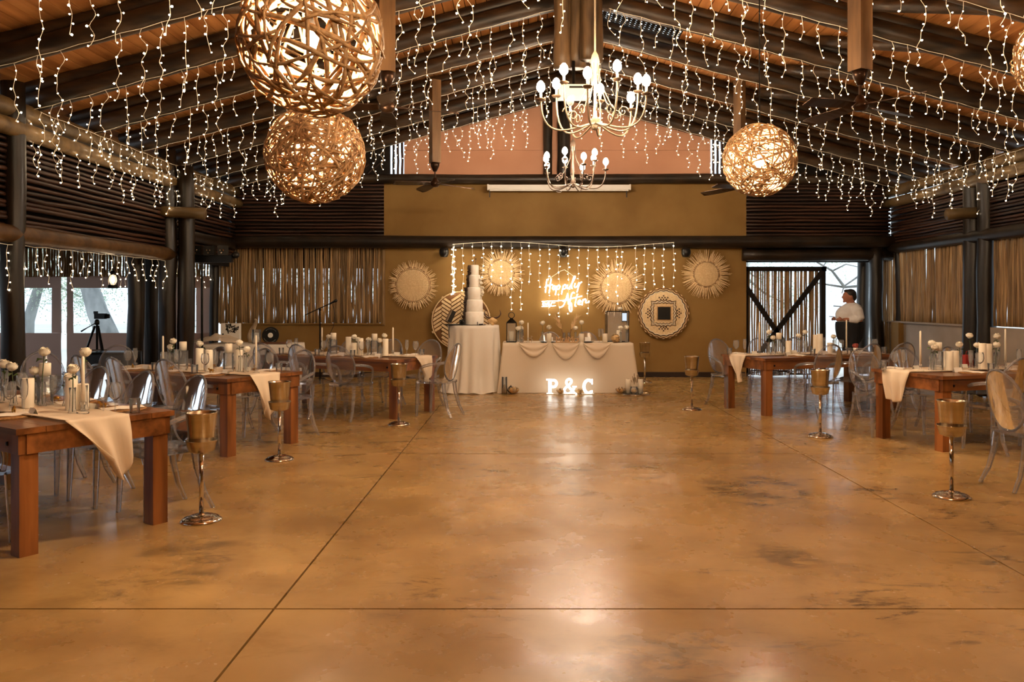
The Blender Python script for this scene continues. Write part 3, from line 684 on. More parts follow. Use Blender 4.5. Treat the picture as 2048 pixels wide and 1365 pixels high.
# ---- fairy light curtain behind the couple's table
t = thing('curtain_lights', 'fairy light curtain hanging over the wall behind the couple\'s table', 'string lights', (0, 15.66, 0))
xs_ = [905, 926, 946, 966, 984, 1003, 1023, 1042, 1059, 1079, 1098, 1118, 1137, 1157, 1176, 1196, 1215, 1234, 1243, 1272, 1289, 1307, 1326, 1348]
le = [590, 585, 575, 560, 572, 575, 620, 622, 570, 575, 632, 640, 630, 565, 632, 545, 600, 612, 560, 576, 580, 575, 578, 575]
def tz(px): return 2.62 + .05 * math.sin((px - 905) / 62)
put('wire', MB().tube([(X_at(p, 15.66), 0, tz(p)) for p in range(905, 1349, 20)] + [(X_at(1348, 15.66), 0, tz(1348))], .004, 4), M['wire'], t)
for p, e in zip(xs_, le):
    x = X_at(p, 15.66); z1 = tz(p); z0 = HC + (VY - e) * 15.66 / F; w = MB(); b = MB(); n = int((z1 - z0) / .12)
    reps = 4 if p == 905 else 1
    for r_ in range(reps):
        w.tube([(x + .012 * math.sin(k * 1.3 + p + r_) + r_ * .012, .01 * math.cos(k), z1 + (z0 - z1) * k / n) for k in range(n + 1)], .0025, 3)
        for k in range(1, n + 1):
            b.ico((x + .02 * math.sin(k * 2.1 + p + r_ * 2) + r_ * .014, -.02, z1 + (z0 - z1) * (k - U(0, .6)) / n), U(.0075, .013))
    o = put('strand', w, M['wire'], t, True); o = put('bulbs', b, M['curtain'], o); o['kind'] = 'stuff'

# ---- neon sign
SGN = thing('neon_sign', 'glowing white neon sign reading Happily ever After on the wall', 'neon sign', (0, 15.9, 0))
def sg(pts): return [at(1060 + x * .1173, 540 + y * .1173, 15.9) - Vector((0, 15.9, 0)) for x, y in pts]
HAP = [[(262, 390), (275, 270), (290, 160)], [(250, 300), (310, 265), (390, 255)], [(325, 400), (345, 270), (362, 150)], [(430, 275), (400, 280), (385, 315), (400, 340), (425, 310), (435, 275), (432, 335), (450, 335)],
       [(465, 270), (445, 360), (432, 430)], [(462, 290), (490, 260), (508, 285), (495, 325), (458, 335)], [(572, 260), (550, 350), (538, 420)], [(568, 285), (595, 252), (618, 275), (605, 315), (565, 330)],
       [(640, 255), (632, 310), (650, 320), (670, 300)], [(670, 300), (735, 200), (770, 125), (755, 115), (730, 180), (705, 300), (725, 315)], [(770, 230), (757, 285), (780, 300), (815, 265), (838, 215)], [(885, 205), (845, 240), (818, 320), (800, 385)]]
EVR = [[(200, 540), (330, 535), (480, 530), (600, 515)], [(200, 625), (320, 622), (440, 612)], [(215, 590), (240, 575), (235, 558), (215, 575), (225, 605), (250, 600)], [(262, 565), (275, 605), (295, 562)],
       [(305, 590), (332, 575), (325, 558), (305, 575), (315, 605), (345, 598)], [(360, 562), (358, 608)], [(360, 580), (380, 560), (400, 565), (430, 560)]]
AFT = [[(500, 640), (545, 630), (580, 590), (620, 480), (645, 400)], [(645, 400), (650, 500), (655, 590)], [(555, 540), (620, 520), (690, 512)], [(760, 400), (735, 385), (705, 430), (680, 560), (672, 660), (690, 712), (712, 690), (708, 600), (700, 560)],
       [(810, 410), (780, 530), (768, 610), (790, 620)], [(700, 490), (790, 470), (888, 448)], [(815, 575), (860, 545), (850, 515), (820, 545), (825, 590), (870, 590)], [(905, 505), (892, 560), (888, 605)], [(900, 530), (935, 498), (955, 520), (950, 560), (1010, 552)]]
for nm, wd in (('happily_lettering', HAP), ('ever_lettering', EVR), ('after_lettering', AFT)):
    mb = MB()
    for st in wd: mb.tube(smooth_path(sg(st)), .011 if nm[0] != 'e' else .0075, 6)
    put(nm, mb, M['neon'], SGN, True)
put('hanging_cord', MB().tube(sg([(330, 150), (520, 20), (590, 0)]), .005, 4).tube(sg([(590, 0), (650, 40), (760, 120)]), .005, 4), M['wire'], SGN)
# =====================================================================
# WALL DECORATION
# =====================================================================
def on_wall(px, py, Y=15.93): return at(px, py, Y)
def sunburst(label, px, py, ro, ri, n, seed, thin=1.0):
    random.seed(seed); c = on_wall(px, py); s = 15.93 / F; ro *= s; ri *= s
    t = thing('sunburst_wall_mat', label, 'wall decor', c, 0, 'sunburst straw mats')
    put('woven_disc', MB().lathe([(.001, .03), (ri * .5, .034), (ri * .97, .03), (ri, .012), (ri, 0), (.001, 0)], 40), M['straw'], t, True, rot=(PI / 2, 0, 0))
    put('ring', MB().tube([(ri * math.cos(a), -.025, ri * math.sin(a)) for a in [k * PI / 24 for k in range(48)]], .008, 5, closed=True), M['straw_d'], t, True)
    put('inner_ring', MB().tube([(ri * .93 * math.cos(a), -.03, ri * .93 * math.sin(a)) for a in [k * PI / 24 for k in range(48)]], .005, 4, closed=True), M['straw_d'], t, True)
    mb = MB()
    for k in range(n):
        a = 2 * PI * (k + U(-.4, .4)) / n; r1 = ro * U(.84, 1.03); w = .012 * thin; a2 = a + U(-.06, .06); y = U(-.03, -.005)
        ca, sa = math.cos(a), math.sin(a); p = [Vector((ri * .96 * ca, y, ri * .96 * sa)), Vector((r1 * math.cos(a2), y + U(-.03, .01), r1 * math.sin(a2)))]
        mb.tube(p, [w, w * .25], 4)
    o = put('fringe', mb, M['straw'], t); o['kind'] = 'stuff'
    ds = MB()
    for k in range(60):
        a = 2 * PI * k / 60; ds.tube([(.02 * math.cos(a), -.035, .02 * math.sin(a)), (ri * .9 * math.cos(a), -.034, ri * .9 * math.sin(a))], [.003, .007], 4)
    o = put('radial_weave', ds, M['straw'], t); o['kind'] = 'stuff'
sunburst('sunburst straw mat leftmost on the wall, beside the lath screen', 826, 571, 50, 35, 170, 31)
sunburst('sunburst straw mat just right of the wedding cake top', 1002, 546, 47, 27, 130, 32)
sunburst('sunburst straw mat beside the neon sign, right of After', 1233, 576, 57, 33, 150, 33)
sunburst('sunburst straw mat rightmost on the wall, before the lath door', 1412, 549, 50, 26, 140, 34)
# chevron woven round basket
random.seed(40)
t = thing('chevron_basket', 'round basket with chevron weave leaning behind the cake table', 'basket', (X_at(922, 15.8), 15.84, HC + (VY - 642) * 15.8 / F))
rb = .57
put('disc', MB().lathe([(.001, .01), (rb * .8, .02), (rb, .06), (rb, .04), (rb * .8, 0), (.001, 0)], 40), M['straw_d'], t, True, rot=(PI / 2, 0, 0))
put('rim', MB().tube([(rb * math.cos(a), -.05, rb * math.sin(a)) for a in [k * PI / 24 for k in range(48)]], .014, 6, closed=True), M['straw'], t, True)
mb = MB(); bw = .19
for i in range(-4, 4):
    for j in range(-16, 16):
        x0, x1 = i * bw + .004, (i + 1) * bw - .004; z = j * .078; d = .12 if i % 2 else -.12
        pm_ = Vector(((x0 + x1) / 2, 0, z + d / 2))
        if pm_.length < rb * .94: mb.beam((x0, -.045, z), (x1, -.045, z + d), .045, .014, (0, 1, 0))
o = put('chevron_strips', mb, M['straw'], t); o['kind'] = 'stuff'
# scalloped basket
rb = .5
t = thing('scalloped_basket', 'round scalloped basket with zigzag bands and a black square centre', 'basket', (X_at(1327, 15.9), 15.93, HC + (VY - 627) * 15.9 / F))
pts = []
for k in range(120):
    a = 2 * PI * k / 120; r_ = rb * (1 + .028 * math.cos(a * 24)); pts.append((r_ * math.cos(a), r_ * math.sin(a)))
put('disc', MB().prism(pts, 0, .03), M['straw'], t, rot=(PI / 2, 0, 0))
def band(fr, zz, am, mat, rad, nm):
    P = []
    for k in range(zz * 2):
        a = 2 * PI * k / (zz * 2); r_ = fr(a) * (1 + (am if k % 2 else -am)); P.append((r_ * math.cos(a), -.036, r_ * math.sin(a)))
    put(nm, MB().tube(P, rad, 4, closed=True), mat, t)
band(lambda a: rb * .98, 24, .02, M['straw_d'], .012, 'zigzag_band'); band(lambda a: rb * .90, 24, .022, M['horn'], .008, 'zigzag_band'); band(lambda a: rb * .86, 24, .022, M['petal'], .006, 'zigzag_band')
def sq(k): return lambda a: rb * k / max(abs(math.cos(a)), abs(math.sin(a))) ** .8
band(sq(.50), 20, .05, M['horn'], .008, 'zigzag_band'); band(sq(.45), 20, .05, M['petal'], .007, 'zigzag_band'); band(sq(.41), 20, .05, M['horn'], .006, 'zigzag_band')
for a in range(4):
    mb = MB()
    for i in range(-3, 4):
        for j in range(3 - abs(i) // 2):
            if (i + j) % 2 == 0:
                r_ = rb * (.55 + j * .07); th = a * PI / 2; x = i * .028
                mb.box(r_ * math.cos(th) - x * math.sin(th), -.034, r_ * math.sin(th) + x * math.cos(th), .026, .008, .026)
    o = put('checker_patch', mb, M['horn'], t); o['kind'] = 'stuff'
put('square_centre', MB().box(.01, -.04, -.0, .25, .02, .25), M['black'], t); put('square_border', MB().box(.01, -.034, 0, .29, .012, .29), M['wood'], t)
# spotlights under the wall log
for px, w in ((888, 'above the chevron basket'), (1127, 'above the neon sign'), (1372, 'beside the rightmost sunburst mat')):
    t = thing('wall_speaker', 'small black speaker under the wall log %s' % w, 'speaker', at(px, 505, 15.72), 0, 'black speakers under the wall log')
    put('body', MB().lathe([(.001, -.1), (.07, -.09), (.095, -.02), (.09, .05), (.06, .09), (.001, .1)], 16), M['black'], t, True); put('bracket', MB().box(0, .1, .06, .04, .14, .03), M['blackm'], t)

# =====================================================================
# FURNITURE
# =====================================================================
# clear armchair with an oval back
def chair_meshes():
    g = M['ghost']; out = {}
    pts = []
    for sx, sy, r_, a0 in ((.235, .20, .07, 0), (-.235, .20, .07, 90), (-.195, -.24, .06, 180), (.195, -.24, .06, 270)):
        for k in range(5):
            a = math.radians(a0 + k * 22.5); pts.append((sx - math.copysign(r_, sx) + r_ * math.cos(a), sy - math.copysign(r_, sy) + r_ * math.sin(a)))
    mb = MB().prism(pts, .432, .462); out['seat'] = mb.mesh('seat', g)
    yb_ = lambda x, z: -.215 - (z - .46) * .22 + x * x * .9
    zc, a_, b_ = .705, .205, .245
    mb = MB()
    for side in (0, 1):
        vs = []; fs = []; nr, ns = 5, 28
        for i in range(nr + 1):
            for k in range(ns):
                th = 2 * PI * k / ns; q = max(i / nr, .001); x = a_ * q * math.cos(th); z = zc + b_ * q * math.sin(th); vs.append((x, yb_(x, z) + (.006 if side else -.006), z))
        for i in range(nr):
            for k in range(ns):
                l = (k + 1) % ns; f = (i * ns + k, i * ns + l, (i + 1) * ns + l, (i + 1) * ns + k); fs.append(f if side == 0 else f[::-1])
        mb.add(vs, fs)
    out['backrest'] = mb.mesh('backrest', g, True)
    rim = []
    for k in range(28):
        th = 2 * PI * k / 28; x = a_ * math.cos(th); z = zc + b_ * math.sin(th); rim.append((x, yb_(x, z), z))
    out['back_rim'] = MB().tube(rim, .011, 6, closed=True).mesh('back_rim', M['ghost_edge_lit'], True); g = M['ghost_edge_lit']
    for s, nm in ((-1, 'L'), (1, 'R')):
        P = [Vector(p) for p in ((s * .195, yb_(.195, .70) , .705), (s * .235, -.12, .695), (s * .262, .0, .675), (s * .262, .09, .635), (s * .245, .125, .54), (s * .225, .12, .455))]
        out['arm' + nm] = MB().tube(smooth_path(P, 3), .019, 7, flat=.7).mesh('arm', g, True)
        out['fl' + nm] = MB().tube([(s * .2, .165, .44), (s * .203, .172, .22), (s * .206, .18, 0)], [.027, .022, .016], 6).mesh('leg', g)
        out['rl' + nm] = MB().tube([(s * .165, -.19, .44), (s * .172, -.205, .30), (s * .185, -.25, .13), (s * .2, -.315, 0)], [.027, .024, .02, .015], 6).mesh('leg', g)
    return out
CH = chair_meshes(); CHN = [0]
def chair(label, x, y, rz, group='clear armchairs at the tables'):
    t = thing('clear_armchair', label, 'chair', (x, y, 0), rz, group)
    for k, nm in (('seat', 'seat'), ('backrest', 'backrest'), ('armL', 'arm'), ('armR', 'arm'), ('flL', 'leg'), ('flR', 'leg'), ('rlL', 'leg'), ('rlR', 'leg')): ob(nm, CH[k], t)
    b = [c for c in t.children if c.name.startswith('backrest')][0]; ob('back_rim', CH['back_rim'], b)
    return t
TW, TH, TL = 1.0, .76, 2.3
class Table: pass
TB = {}
def table(key, disp, ox, oy, dx, dy, near, Ln=TL):
    T = Table(); l = math.hypot(dx, dy); dx /= l; dy /= l; T.o = Vector((ox, oy)); T.d = Vector((dx, dy)); T.n = Vector((-dy, dx)) * near; T.near = near; T.name = disp; T.L = Ln; T.rz = math.atan2(dy, dx)
    t = thing('dining_table', 'long dark wooden dining table, the %s' % disp, 'table', (ox, oy, 0), T.rz, 'long wooden dining tables'); T.obj = t; TB[key] = T
    pw = TW / 6
    for k in range(6): put('plank', MB().box(Ln / 2, -TW / 2 + pw * (k + .5), TH - .0175, Ln, pw - .003, .035), M['table'], t)
    for s in (-1, 1):
        put('apron', MB().box(Ln / 2, s * (TW / 2 - .045), TH - .095, Ln - .06, .035, .12), M['table'], t)
        for x in (.085, Ln - .085):
            lg = put('leg', MB().box(x, s * (TW / 2 - .085), (TH - .155) / 2, .105, .105, TH - .155), M['tableleg'], t)
            put('leg_block', MB().box(x, s * (TW / 2 - .085), TH - .095, .125, .125, .12), M['tableleg'], lg)
        put('bolt', MB().lathe([(.001, 0), (.014, 0), (.012, .01), (.001, .012)], 6), M['blackm'], t, loc=(.16, s * (TW / 2 - .027), TH - .1), rot=(-s * PI / 2, 0, 0))
    for x in (.03, Ln - .03): put('apron', MB().box(x, 0, TH - .095, .035, TW - .13, .12), M['table'], t)
    return T
def W2(T, t, s):                                    # s > 0 is the side towards the camera
    p = T.o + T.d * t + T.n * s; return p
def solve(T, px, s):
    a = (px - VX); b = T.o + T.n * s
    return (F * b.x - a * b.y) / (a * T.d.y - F * T.d.x)
# (aisle-end middle, direction)
table('A', 'front left table', -2.66, 5.06, -.83, .56, 1)
table('B', 'middle left table', -2.60, 8.12, -.875, .48, 1)
table('C', 'back left table', -1.40, 10.62, -.905, .426, 1)
table('E', 'back right table', 2.97, 10.93, .935, .353, -1)
table('G', 'front right table', 4.0, 8.43, .955, .297, -1)
SEATS = {}
def seats(key, near, far, end=False):
    T = TB[key]; out = []
    rzf = lambda v: math.atan2(v.y, v.x) - PI / 2
    for side, lst in ((1, near), (-1, far)):
        for i, (t, out_) in enumerate(lst):
            p = W2(T, t, side * (TW / 2 + out_)); rz = rzf(-T.n * side) + U(-.1, .1)
            chair('clear armchair, %s from the aisle on the %s side, %s' % (ORD[i], 'near' if side > 0 else 'far', T.name), p.x, p.y, rz); out.append((t, side, i))
    if end:
        p = T.o - T.d * .2 + T.n * (-.12); chair('clear armchair at the aisle end of the %s' % T.name, p.x, p.y, rzf(T.d) + .1)
    SEATS[key] = out
seats('A', [(.62, .02), (1.28, .05)], [(.34, .08), (.98, .06), (1.66, .08)])
seats('B', [(.5, .0), (1.12, .1), (1.75, .06)], [(.35, .1), (1.0, .1), (1.75, .08)])
seats('C', [(.62, .12), (1.22, .12), (1.85, .1)], [(.35, .1), (1.0, .08), (1.7, .08)], True)
seats('E', [(.72, .12), (1.35, .14), (1.98, .1)], [(.22, .08), (.9, .08), (1.6, .08)])
seats('G', [(.62, .02), (1.3, .08)], [(.2, .12), (.85, .12), (1.5, .1)])
chair('clear armchair cut by the right edge, nearest the camera', 4.12, 6.5, -PI / 2 + .1)
chair('clear armchair behind the couple\'s table on the left', X_at(1101, 14.3), 14.35, PI)
chair('clear armchair behind the couple\'s table on the right', X_at(1176, 14.3), 14.35, PI)
chair('clear armchair standing on the veranda by the far left post', -5.3, 10.4, .6)
chair('clear armchair standing before the black draped bench', -5.1, 8.6, -2.4)

# ---- steel wine bucket stands
BK = {}
def stand(label, x, y):
    t = thing('wine_bucket_stand', label, 'bucket stand', (x, y, 0), 0, 'steel wine bucket stands')
    if not BK:
        BK['base'] = MB().lathe([(.001, 0), (.135, 0), (.138, .006), (.125, .016), (.115, .024), (.105, .022), (.095, .032), (.08, .034), (.07, .04), (.05, .041), (.022, .044), (.019, .052), (.001, .053)], 30).mesh('base', M['chrome'], True)
        BK['pole'] = MB().tube([(0, 0, .04), (0, 0, .47)], .0155, 12).mesh('pole', M['chrome'], True)
        BK['holder'] = MB().lathe([(.001, .465), (.05, .467), (.085, .482), (.103, .55), (.107, .553), (.104, .556), (.083, .487), (.05, .474), (.001, .472)], 28).mesh('holder', M['steel'], True)
        BK['bucket'] = MB().lathe([(.001, .482), (.07, .484), (.076, .5), (.101, .735), (.107, .74), (.105, .745), (.098, .738), (.072, .505), (.001, .5)], 28).mesh('bucket', M['steel'], True)
    for k in ('base', 'pole', 'holder'): ob(k, BK[k], t)
    b = tag(ob('wine_bucket', BK['bucket'], None, (x, y, 0)), label.replace('bucket stand', 'bucket', 1), 'bucket', 'steel wine buckets')
    b.name = 'wine_bucket'
for lb, x, y in (('steel wine bucket stand nearest the camera on the left', -2.21, 5.5), ('steel wine bucket stand beside the middle left table', -2.32, 7.62), ('steel wine bucket stand before the back left table', -1.525, 9.79),
                 ('steel wine bucket stand standing alone right of the couple\'s table', 2.33, 11.15), ('steel wine bucket stand before the back right table', 3.29, 8.92), ('steel wine bucket stand nearest the camera on the right', 3.28, 6.16),
                 ('wine bucket stand against the wall behind the couple\'s table', 2.24, 14.9)): stand(lb, x, y)

# ---- table things
ME = {}
def rose_mesh(seed):
    random.seed(seed); mb = MB(); mb.ball((0, 0, -.004), .021, 9, 6, 1, 1, 1.25)
    for ring, (n, r0, r1, h, z0) in enumerate(((4, .012, .019, .046, -.018), (5, .016, .028, .05, -.026), (6, .018, .037, .046, -.032))):
        for k in range(n):
            a0 = 2 * PI * (k + ring * .4) / n; w = 2 * PI / n * .72
            def fn(u, v, a0=a0, w=w):
                a = a0 + (u - .5) * 2 * w; e = 1 - (2 * u - 1) ** 2 * .18; r_ = r0 * .4 + (r1 - r0 * .4) * math.sin(v * PI * .7) + (.005 * v ** 6); return (r_ * math.cos(a), r_ * math.sin(a), z0 + h * v * e + (.003 * math.sin(a * 5)))
            mb.grid(fn, 5, 4)
    return mb.mesh('bloom', M['petal'], True)
ME['rose'] = [rose_mesh(s) for s in range(3)]
ME['vase'] = MB().lathe([(.001, 0), (.026, 0), (.028, .004), (.02, .03), (.017, .12), (.021, .17), (.019, .17), (.015, .12), (.018, .03), (.022, .01), (.001, .008)], 14).mesh('bud_vase', M['glass'], True)
ME['hurr'] = MB().lathe([(.001, 0), (.05, 0), (.052, .004), (.052, .15), (.049, .15), (.049, .008), (.001, .008)], 20).mesh('glass_cylinder', M['glass'], True)
ME['bowl'] = MB().lathe([(.001, .085), (.012, .088), (.034, .11), (.041, .14), (.038, .18), (.033, .205), (.032, .205), (.037, .18), (.040, .14), (.033, .112), (.012, .092), (.001, .09)], 16).mesh('bowl', M['glass'], True)
ME['wstem'] = MB().lathe([(.001, 0), (.034, .001), (.034, .003), (.006, .009), (.0045, .02), (.0045, .08), (.009, .088), (.001, .09)], 14).mesh('stem', M['glass'], True)
ME['flb'] = MB().lathe([(.001, .085), (.010, .09), (.022, .12), (.025, .17), (.022, .225), (.021, .225), (.024, .17), (.021, .122), (.009, .094), (.001, .09)], 14).mesh('bowl', M['glass'], True)
ME['tumbler'] = MB().lathe([(.001, 0), (.03, 0), (.036, .095), (.034, .095), (.029, .008), (.001, .008)], 16).mesh('tumbler', M['glass'], True)
ME['holder'] = MB().lathe([(.001, 0), (.036, 0), (.036, .008), (.014, .02), (.011, .045), (.02, .06), (.02, .075), (.012, .075), (.012, .06), (.001, .058)], 16).mesh('candle_holder', M['glass'], True)
ME['mat'] = MB().lathe([(.001, 0), (.165, 0), (.168, .004), (.16, .007), (.001, .006)], 28).mesh('placemat', M['mat'], True)
ME['napkin'] = MB().grid(lambda u, v: ((u - .5) * .16, (v - .5) * .27, .012 + .008 * math.sin(u * PI) + .003 * math.sin(v * 12 + u * 3)), 8, 8).mesh('napkin', M['cream'], True)
ME['card'] = MB().add([(-.045, -.02, 0), (.045, -.02, 0), (.045, 0, .05), (-.045, 0, .05), (-.045, .02, 0), (.045, .02, 0)], [(0, 1, 2, 3), (3, 2, 5, 4)]).mesh('place_card', M['card'])
ME['fork'] = MB().box(0, -.03, .004, .008, .13, .003).box(0, .05, .005, .02, .03, .003).box(-.008, .08, .005, .003, .04, .003).box(0, .08, .005, .003, .04, .003).box(.008, .08, .005, .003, .04, .003).mesh('fork', M['gold'])
ME['knife'] = MB().box(0, -.05, .004, .01, .09, .004).box(.002, .05, .004, .016, .11, .002).mesh('knife', M['gold'])
def figure_mesh():
    mb = MB().ball((0, 0, .03), .014, 8, 6, 1.9, .8, .9).ball((.03, 0, .042), .009, 7, 5, 1.3, .8, 1); mb.tube([(.018, 0, .034), (.03, 0, .043)], .007, 6)
    for x in (-.018, -.012, .012, .018): mb.tube([(x, .006 if x in (-.018, .018) else -.006, .028), (x, .006 if x in (-.018, .018) else -.006, 0)], [.005, .003], 5)
    mb.tube([(-.024, 0, .034), (-.036, 0, .022)], .002, 4); return mb.mesh('animal_figurine', M['gold'], True)
ME['fig'] = figure_mesh()
ZT = TH + .001
def setting(T, t, side, i, full=True):
    w = 'at seat %s from the aisle, %s side, %s' % (ORD[i], 'near' if side > 0 else 'far', T.name)
    rz = T.rz + (0 if T.near * side < 0 else PI)
    def P(a, b, z=ZT): p = W2(T, t + a, side * b); return (p.x, p.y, z)
    tag(ob('placemat', ME['mat'], None, P(0, .31)), 'round woven placemat ' + w, 'placemat', 'woven placemats')
    tag(ob('napkin', ME['napkin'], None, P(.0, .31), (0, 0, rz + U(-.2, .2))), 'folded cream napkin ' + w, 'napkin', 'folded napkins')
    g = thing('wine_glass', 'stemmed wine glass ' + w, 'glass', P(.17 * T.near * side * T.near + U(-.02, .02), .2 + U(-.02, .02)), 0, 'wine glasses'); ob('bowl', ME['bowl'], g); ob('stem', ME['wstem'], g)
    g = thing('champagne_flute', 'champagne flute ' + w, 'glass', P(.1 * side + U(-.02, .02), .13 + U(-.02, .02)), 0, 'champagne flutes'); ob('bowl', ME['flb'], g); ob('stem', ME['wstem'], g)
    tag(ob('place_card', ME['card'], None, P(-.1 * side, .17), (0, 0, rz + U(-.3, .3))), 'white folded place card ' + w, 'card', 'place cards')
    tag(ob('tumbler', ME['tumbler'], None, P(.23 * side, .28)), 'clear water tumbler ' + w, 'glass', 'water tumblers')
    if full:
        tag(ob('fork', ME['fork'], None, P(-.2, .31), (0, 0, rz)), 'brass coloured fork ' + w, 'fork', 'forks'); tag(ob('knife', ME['knife'], None, P(.2, .31), (0, 0, rz)), 'brass coloured knife ' + w, 'knife', 'knives')
        tag(ob('animal_figurine', ME['fig'], None, P(.05, .22, ZT + .012), (0, 0, U(0, 6))), 'tiny brass animal figurine ' + w, 'figurine', 'animal figurines')
random.seed(60)
for k in 'ABCEG':
    for t, side, i in SEATS[k]: setting(TB[k], t, side, i, k in 'AB')
# runners
def runner(key, t0s, drop, wbot, side_shift, bs=0):
    T = TB[key]; hw = .2; Lr = T.L - .15; zt = TH + .006; seg = []
    def fn(u, v):
        sd = u * 2 - 1
        d = v * (Lr + drop)
        if d < Lr:
            t = Lr - d; wr = hw * (1 + .08 * math.sin(d * 5 + sd)); return (t, sd * wr + side_shift * (1 - t / Lr), zt + .006 * abs(mnoise.noise(Vector((t * 6, sd * 3, 1)))) + .004 * math.sin(sd * 7 + t * 3) + .006 + .005 * max(0, 1 - t / .12))
        e = d - Lr; q = e / drop; wr = hw * (1 - q) + wbot * q
        zz = zt + .013 - e * (1 + .0 * sd) * (1 - .35 * abs(sd) ** 2 * (1 if wbot < .1 else .2))
        return (-.012 - .03 * math.sin(min(1, q * 2) * PI / 2) - .03 * math.sin(sd * 6.5 + q) * q ** .6, sd * wr + side_shift + bs * q, zz)
    o = put('table_runner', MB().grid(fn, 14, 130), M['sheer'], None, True, loc=(T.o.x, T.o.y, 0), rot=(0, 0, T.rz))
    md = o.modifiers.new('thick', 'SOLIDIFY'); md.thickness = .0025
    tag(o, 'sheer cream table runner hanging over the aisle end, %s' % T.name, 'table runner', 'cream table runners')
runner('A', 0, .42, .06, .03, -.14); runner('B', 0, .47, .07, .03, -.02); runner('C', 0, .36, .07, -.12, -.05); runner('E', 0, .38, .05, .1, -.1); runner('G', 0, .34, .11, .12, -.03)
# centrepieces: (kind, pixel column, pixel row of the top, offset across the table)
CP = {
 'A': [('rose', 8, 721, .0), ('rose', 27, 726, .03), ('pillar', 56, 757, .04), ('rose', 70, 734, -.06), ('rose', 85, 697, -.06), ('raised', 90, 744, -.1), ('rose', 145, 731, .02), ('pillar', 143, 752, -.06), ('pillar', 165, 768, -.12), ('taper', 166, 713, -.02), ('rose', 169, 697, -.10), ('rose', 133, 748, -.16)],
 'B': [('taper', 326, 672, .1), ('rose', 347, 678, .0), ('rose', 339, 690, -.02), ('raised', 366, 712, .02), ('rose', 403, 683, -.05), ('pillar', 399, 697, .04), ('pillar', 418, 700, .05), ('raised', 457, 712, .06), ('pillar', 478, 700, -.1), ('rose', 481, 681, -.02), ('rose', 492, 694, -.05), ('taper', 512, 671, .04)],
 'C': [('taper', 644, 655, .05), ('rose', 659, 670, 0), ('raised', 667, 682, .06), ('pillar', 697, 674, -.04), ('rose', 707, 670, .0), ('pillar', 708, 686, .06), ('rose', 715, 676, -.08), ('pillar', 721, 677, .02), ('rose', 737, 676, -.04), ('raised', 749, 683, .06), ('rose', 760, 678, .02), ('rose', 769, 668, -.06), ('pillar', 771, 678, 0), ('taper', 786, 655, -.02)],
 'E': [('taper', 1519, 644, .05), ('rose', 1538, 661, 0), ('rose', 1547, 672, .04), ('raised', 1558, 668, -.05), ('pillar', 1577, 682, .05), ('rose', 1598, 668, 0), ('rose', 1610, 661, -.05), ('pillar', 1632, 670, 0), ('pillar', 1640, 668, .05), ('pillar', 1660, 686, .06), ('rose', 1668, 670, -.05), ('taper', 1693, 640, .02)],
 'G': [('taper', 1841, 662, .06), ('rose', 1862, 682, -.02), ('rose', 1868, 690, .05), ('raised', 1876, 686, .0), ('pillar', 1899, 703, .08), ('pillar', 1910, 702, .03), ('rose', 1920, 685, -.06), ('rose', 1942, 667, -.1), ('rose', 1954, 686, .0), ('pillar', 1965, 687, .05), ('pillar', 1976, 688, -.02), ('rose', 1991, 685, .03), ('rose', 1992, 668, -.05), ('taper', 2011, 658, -.06)],
}
random.seed(77)
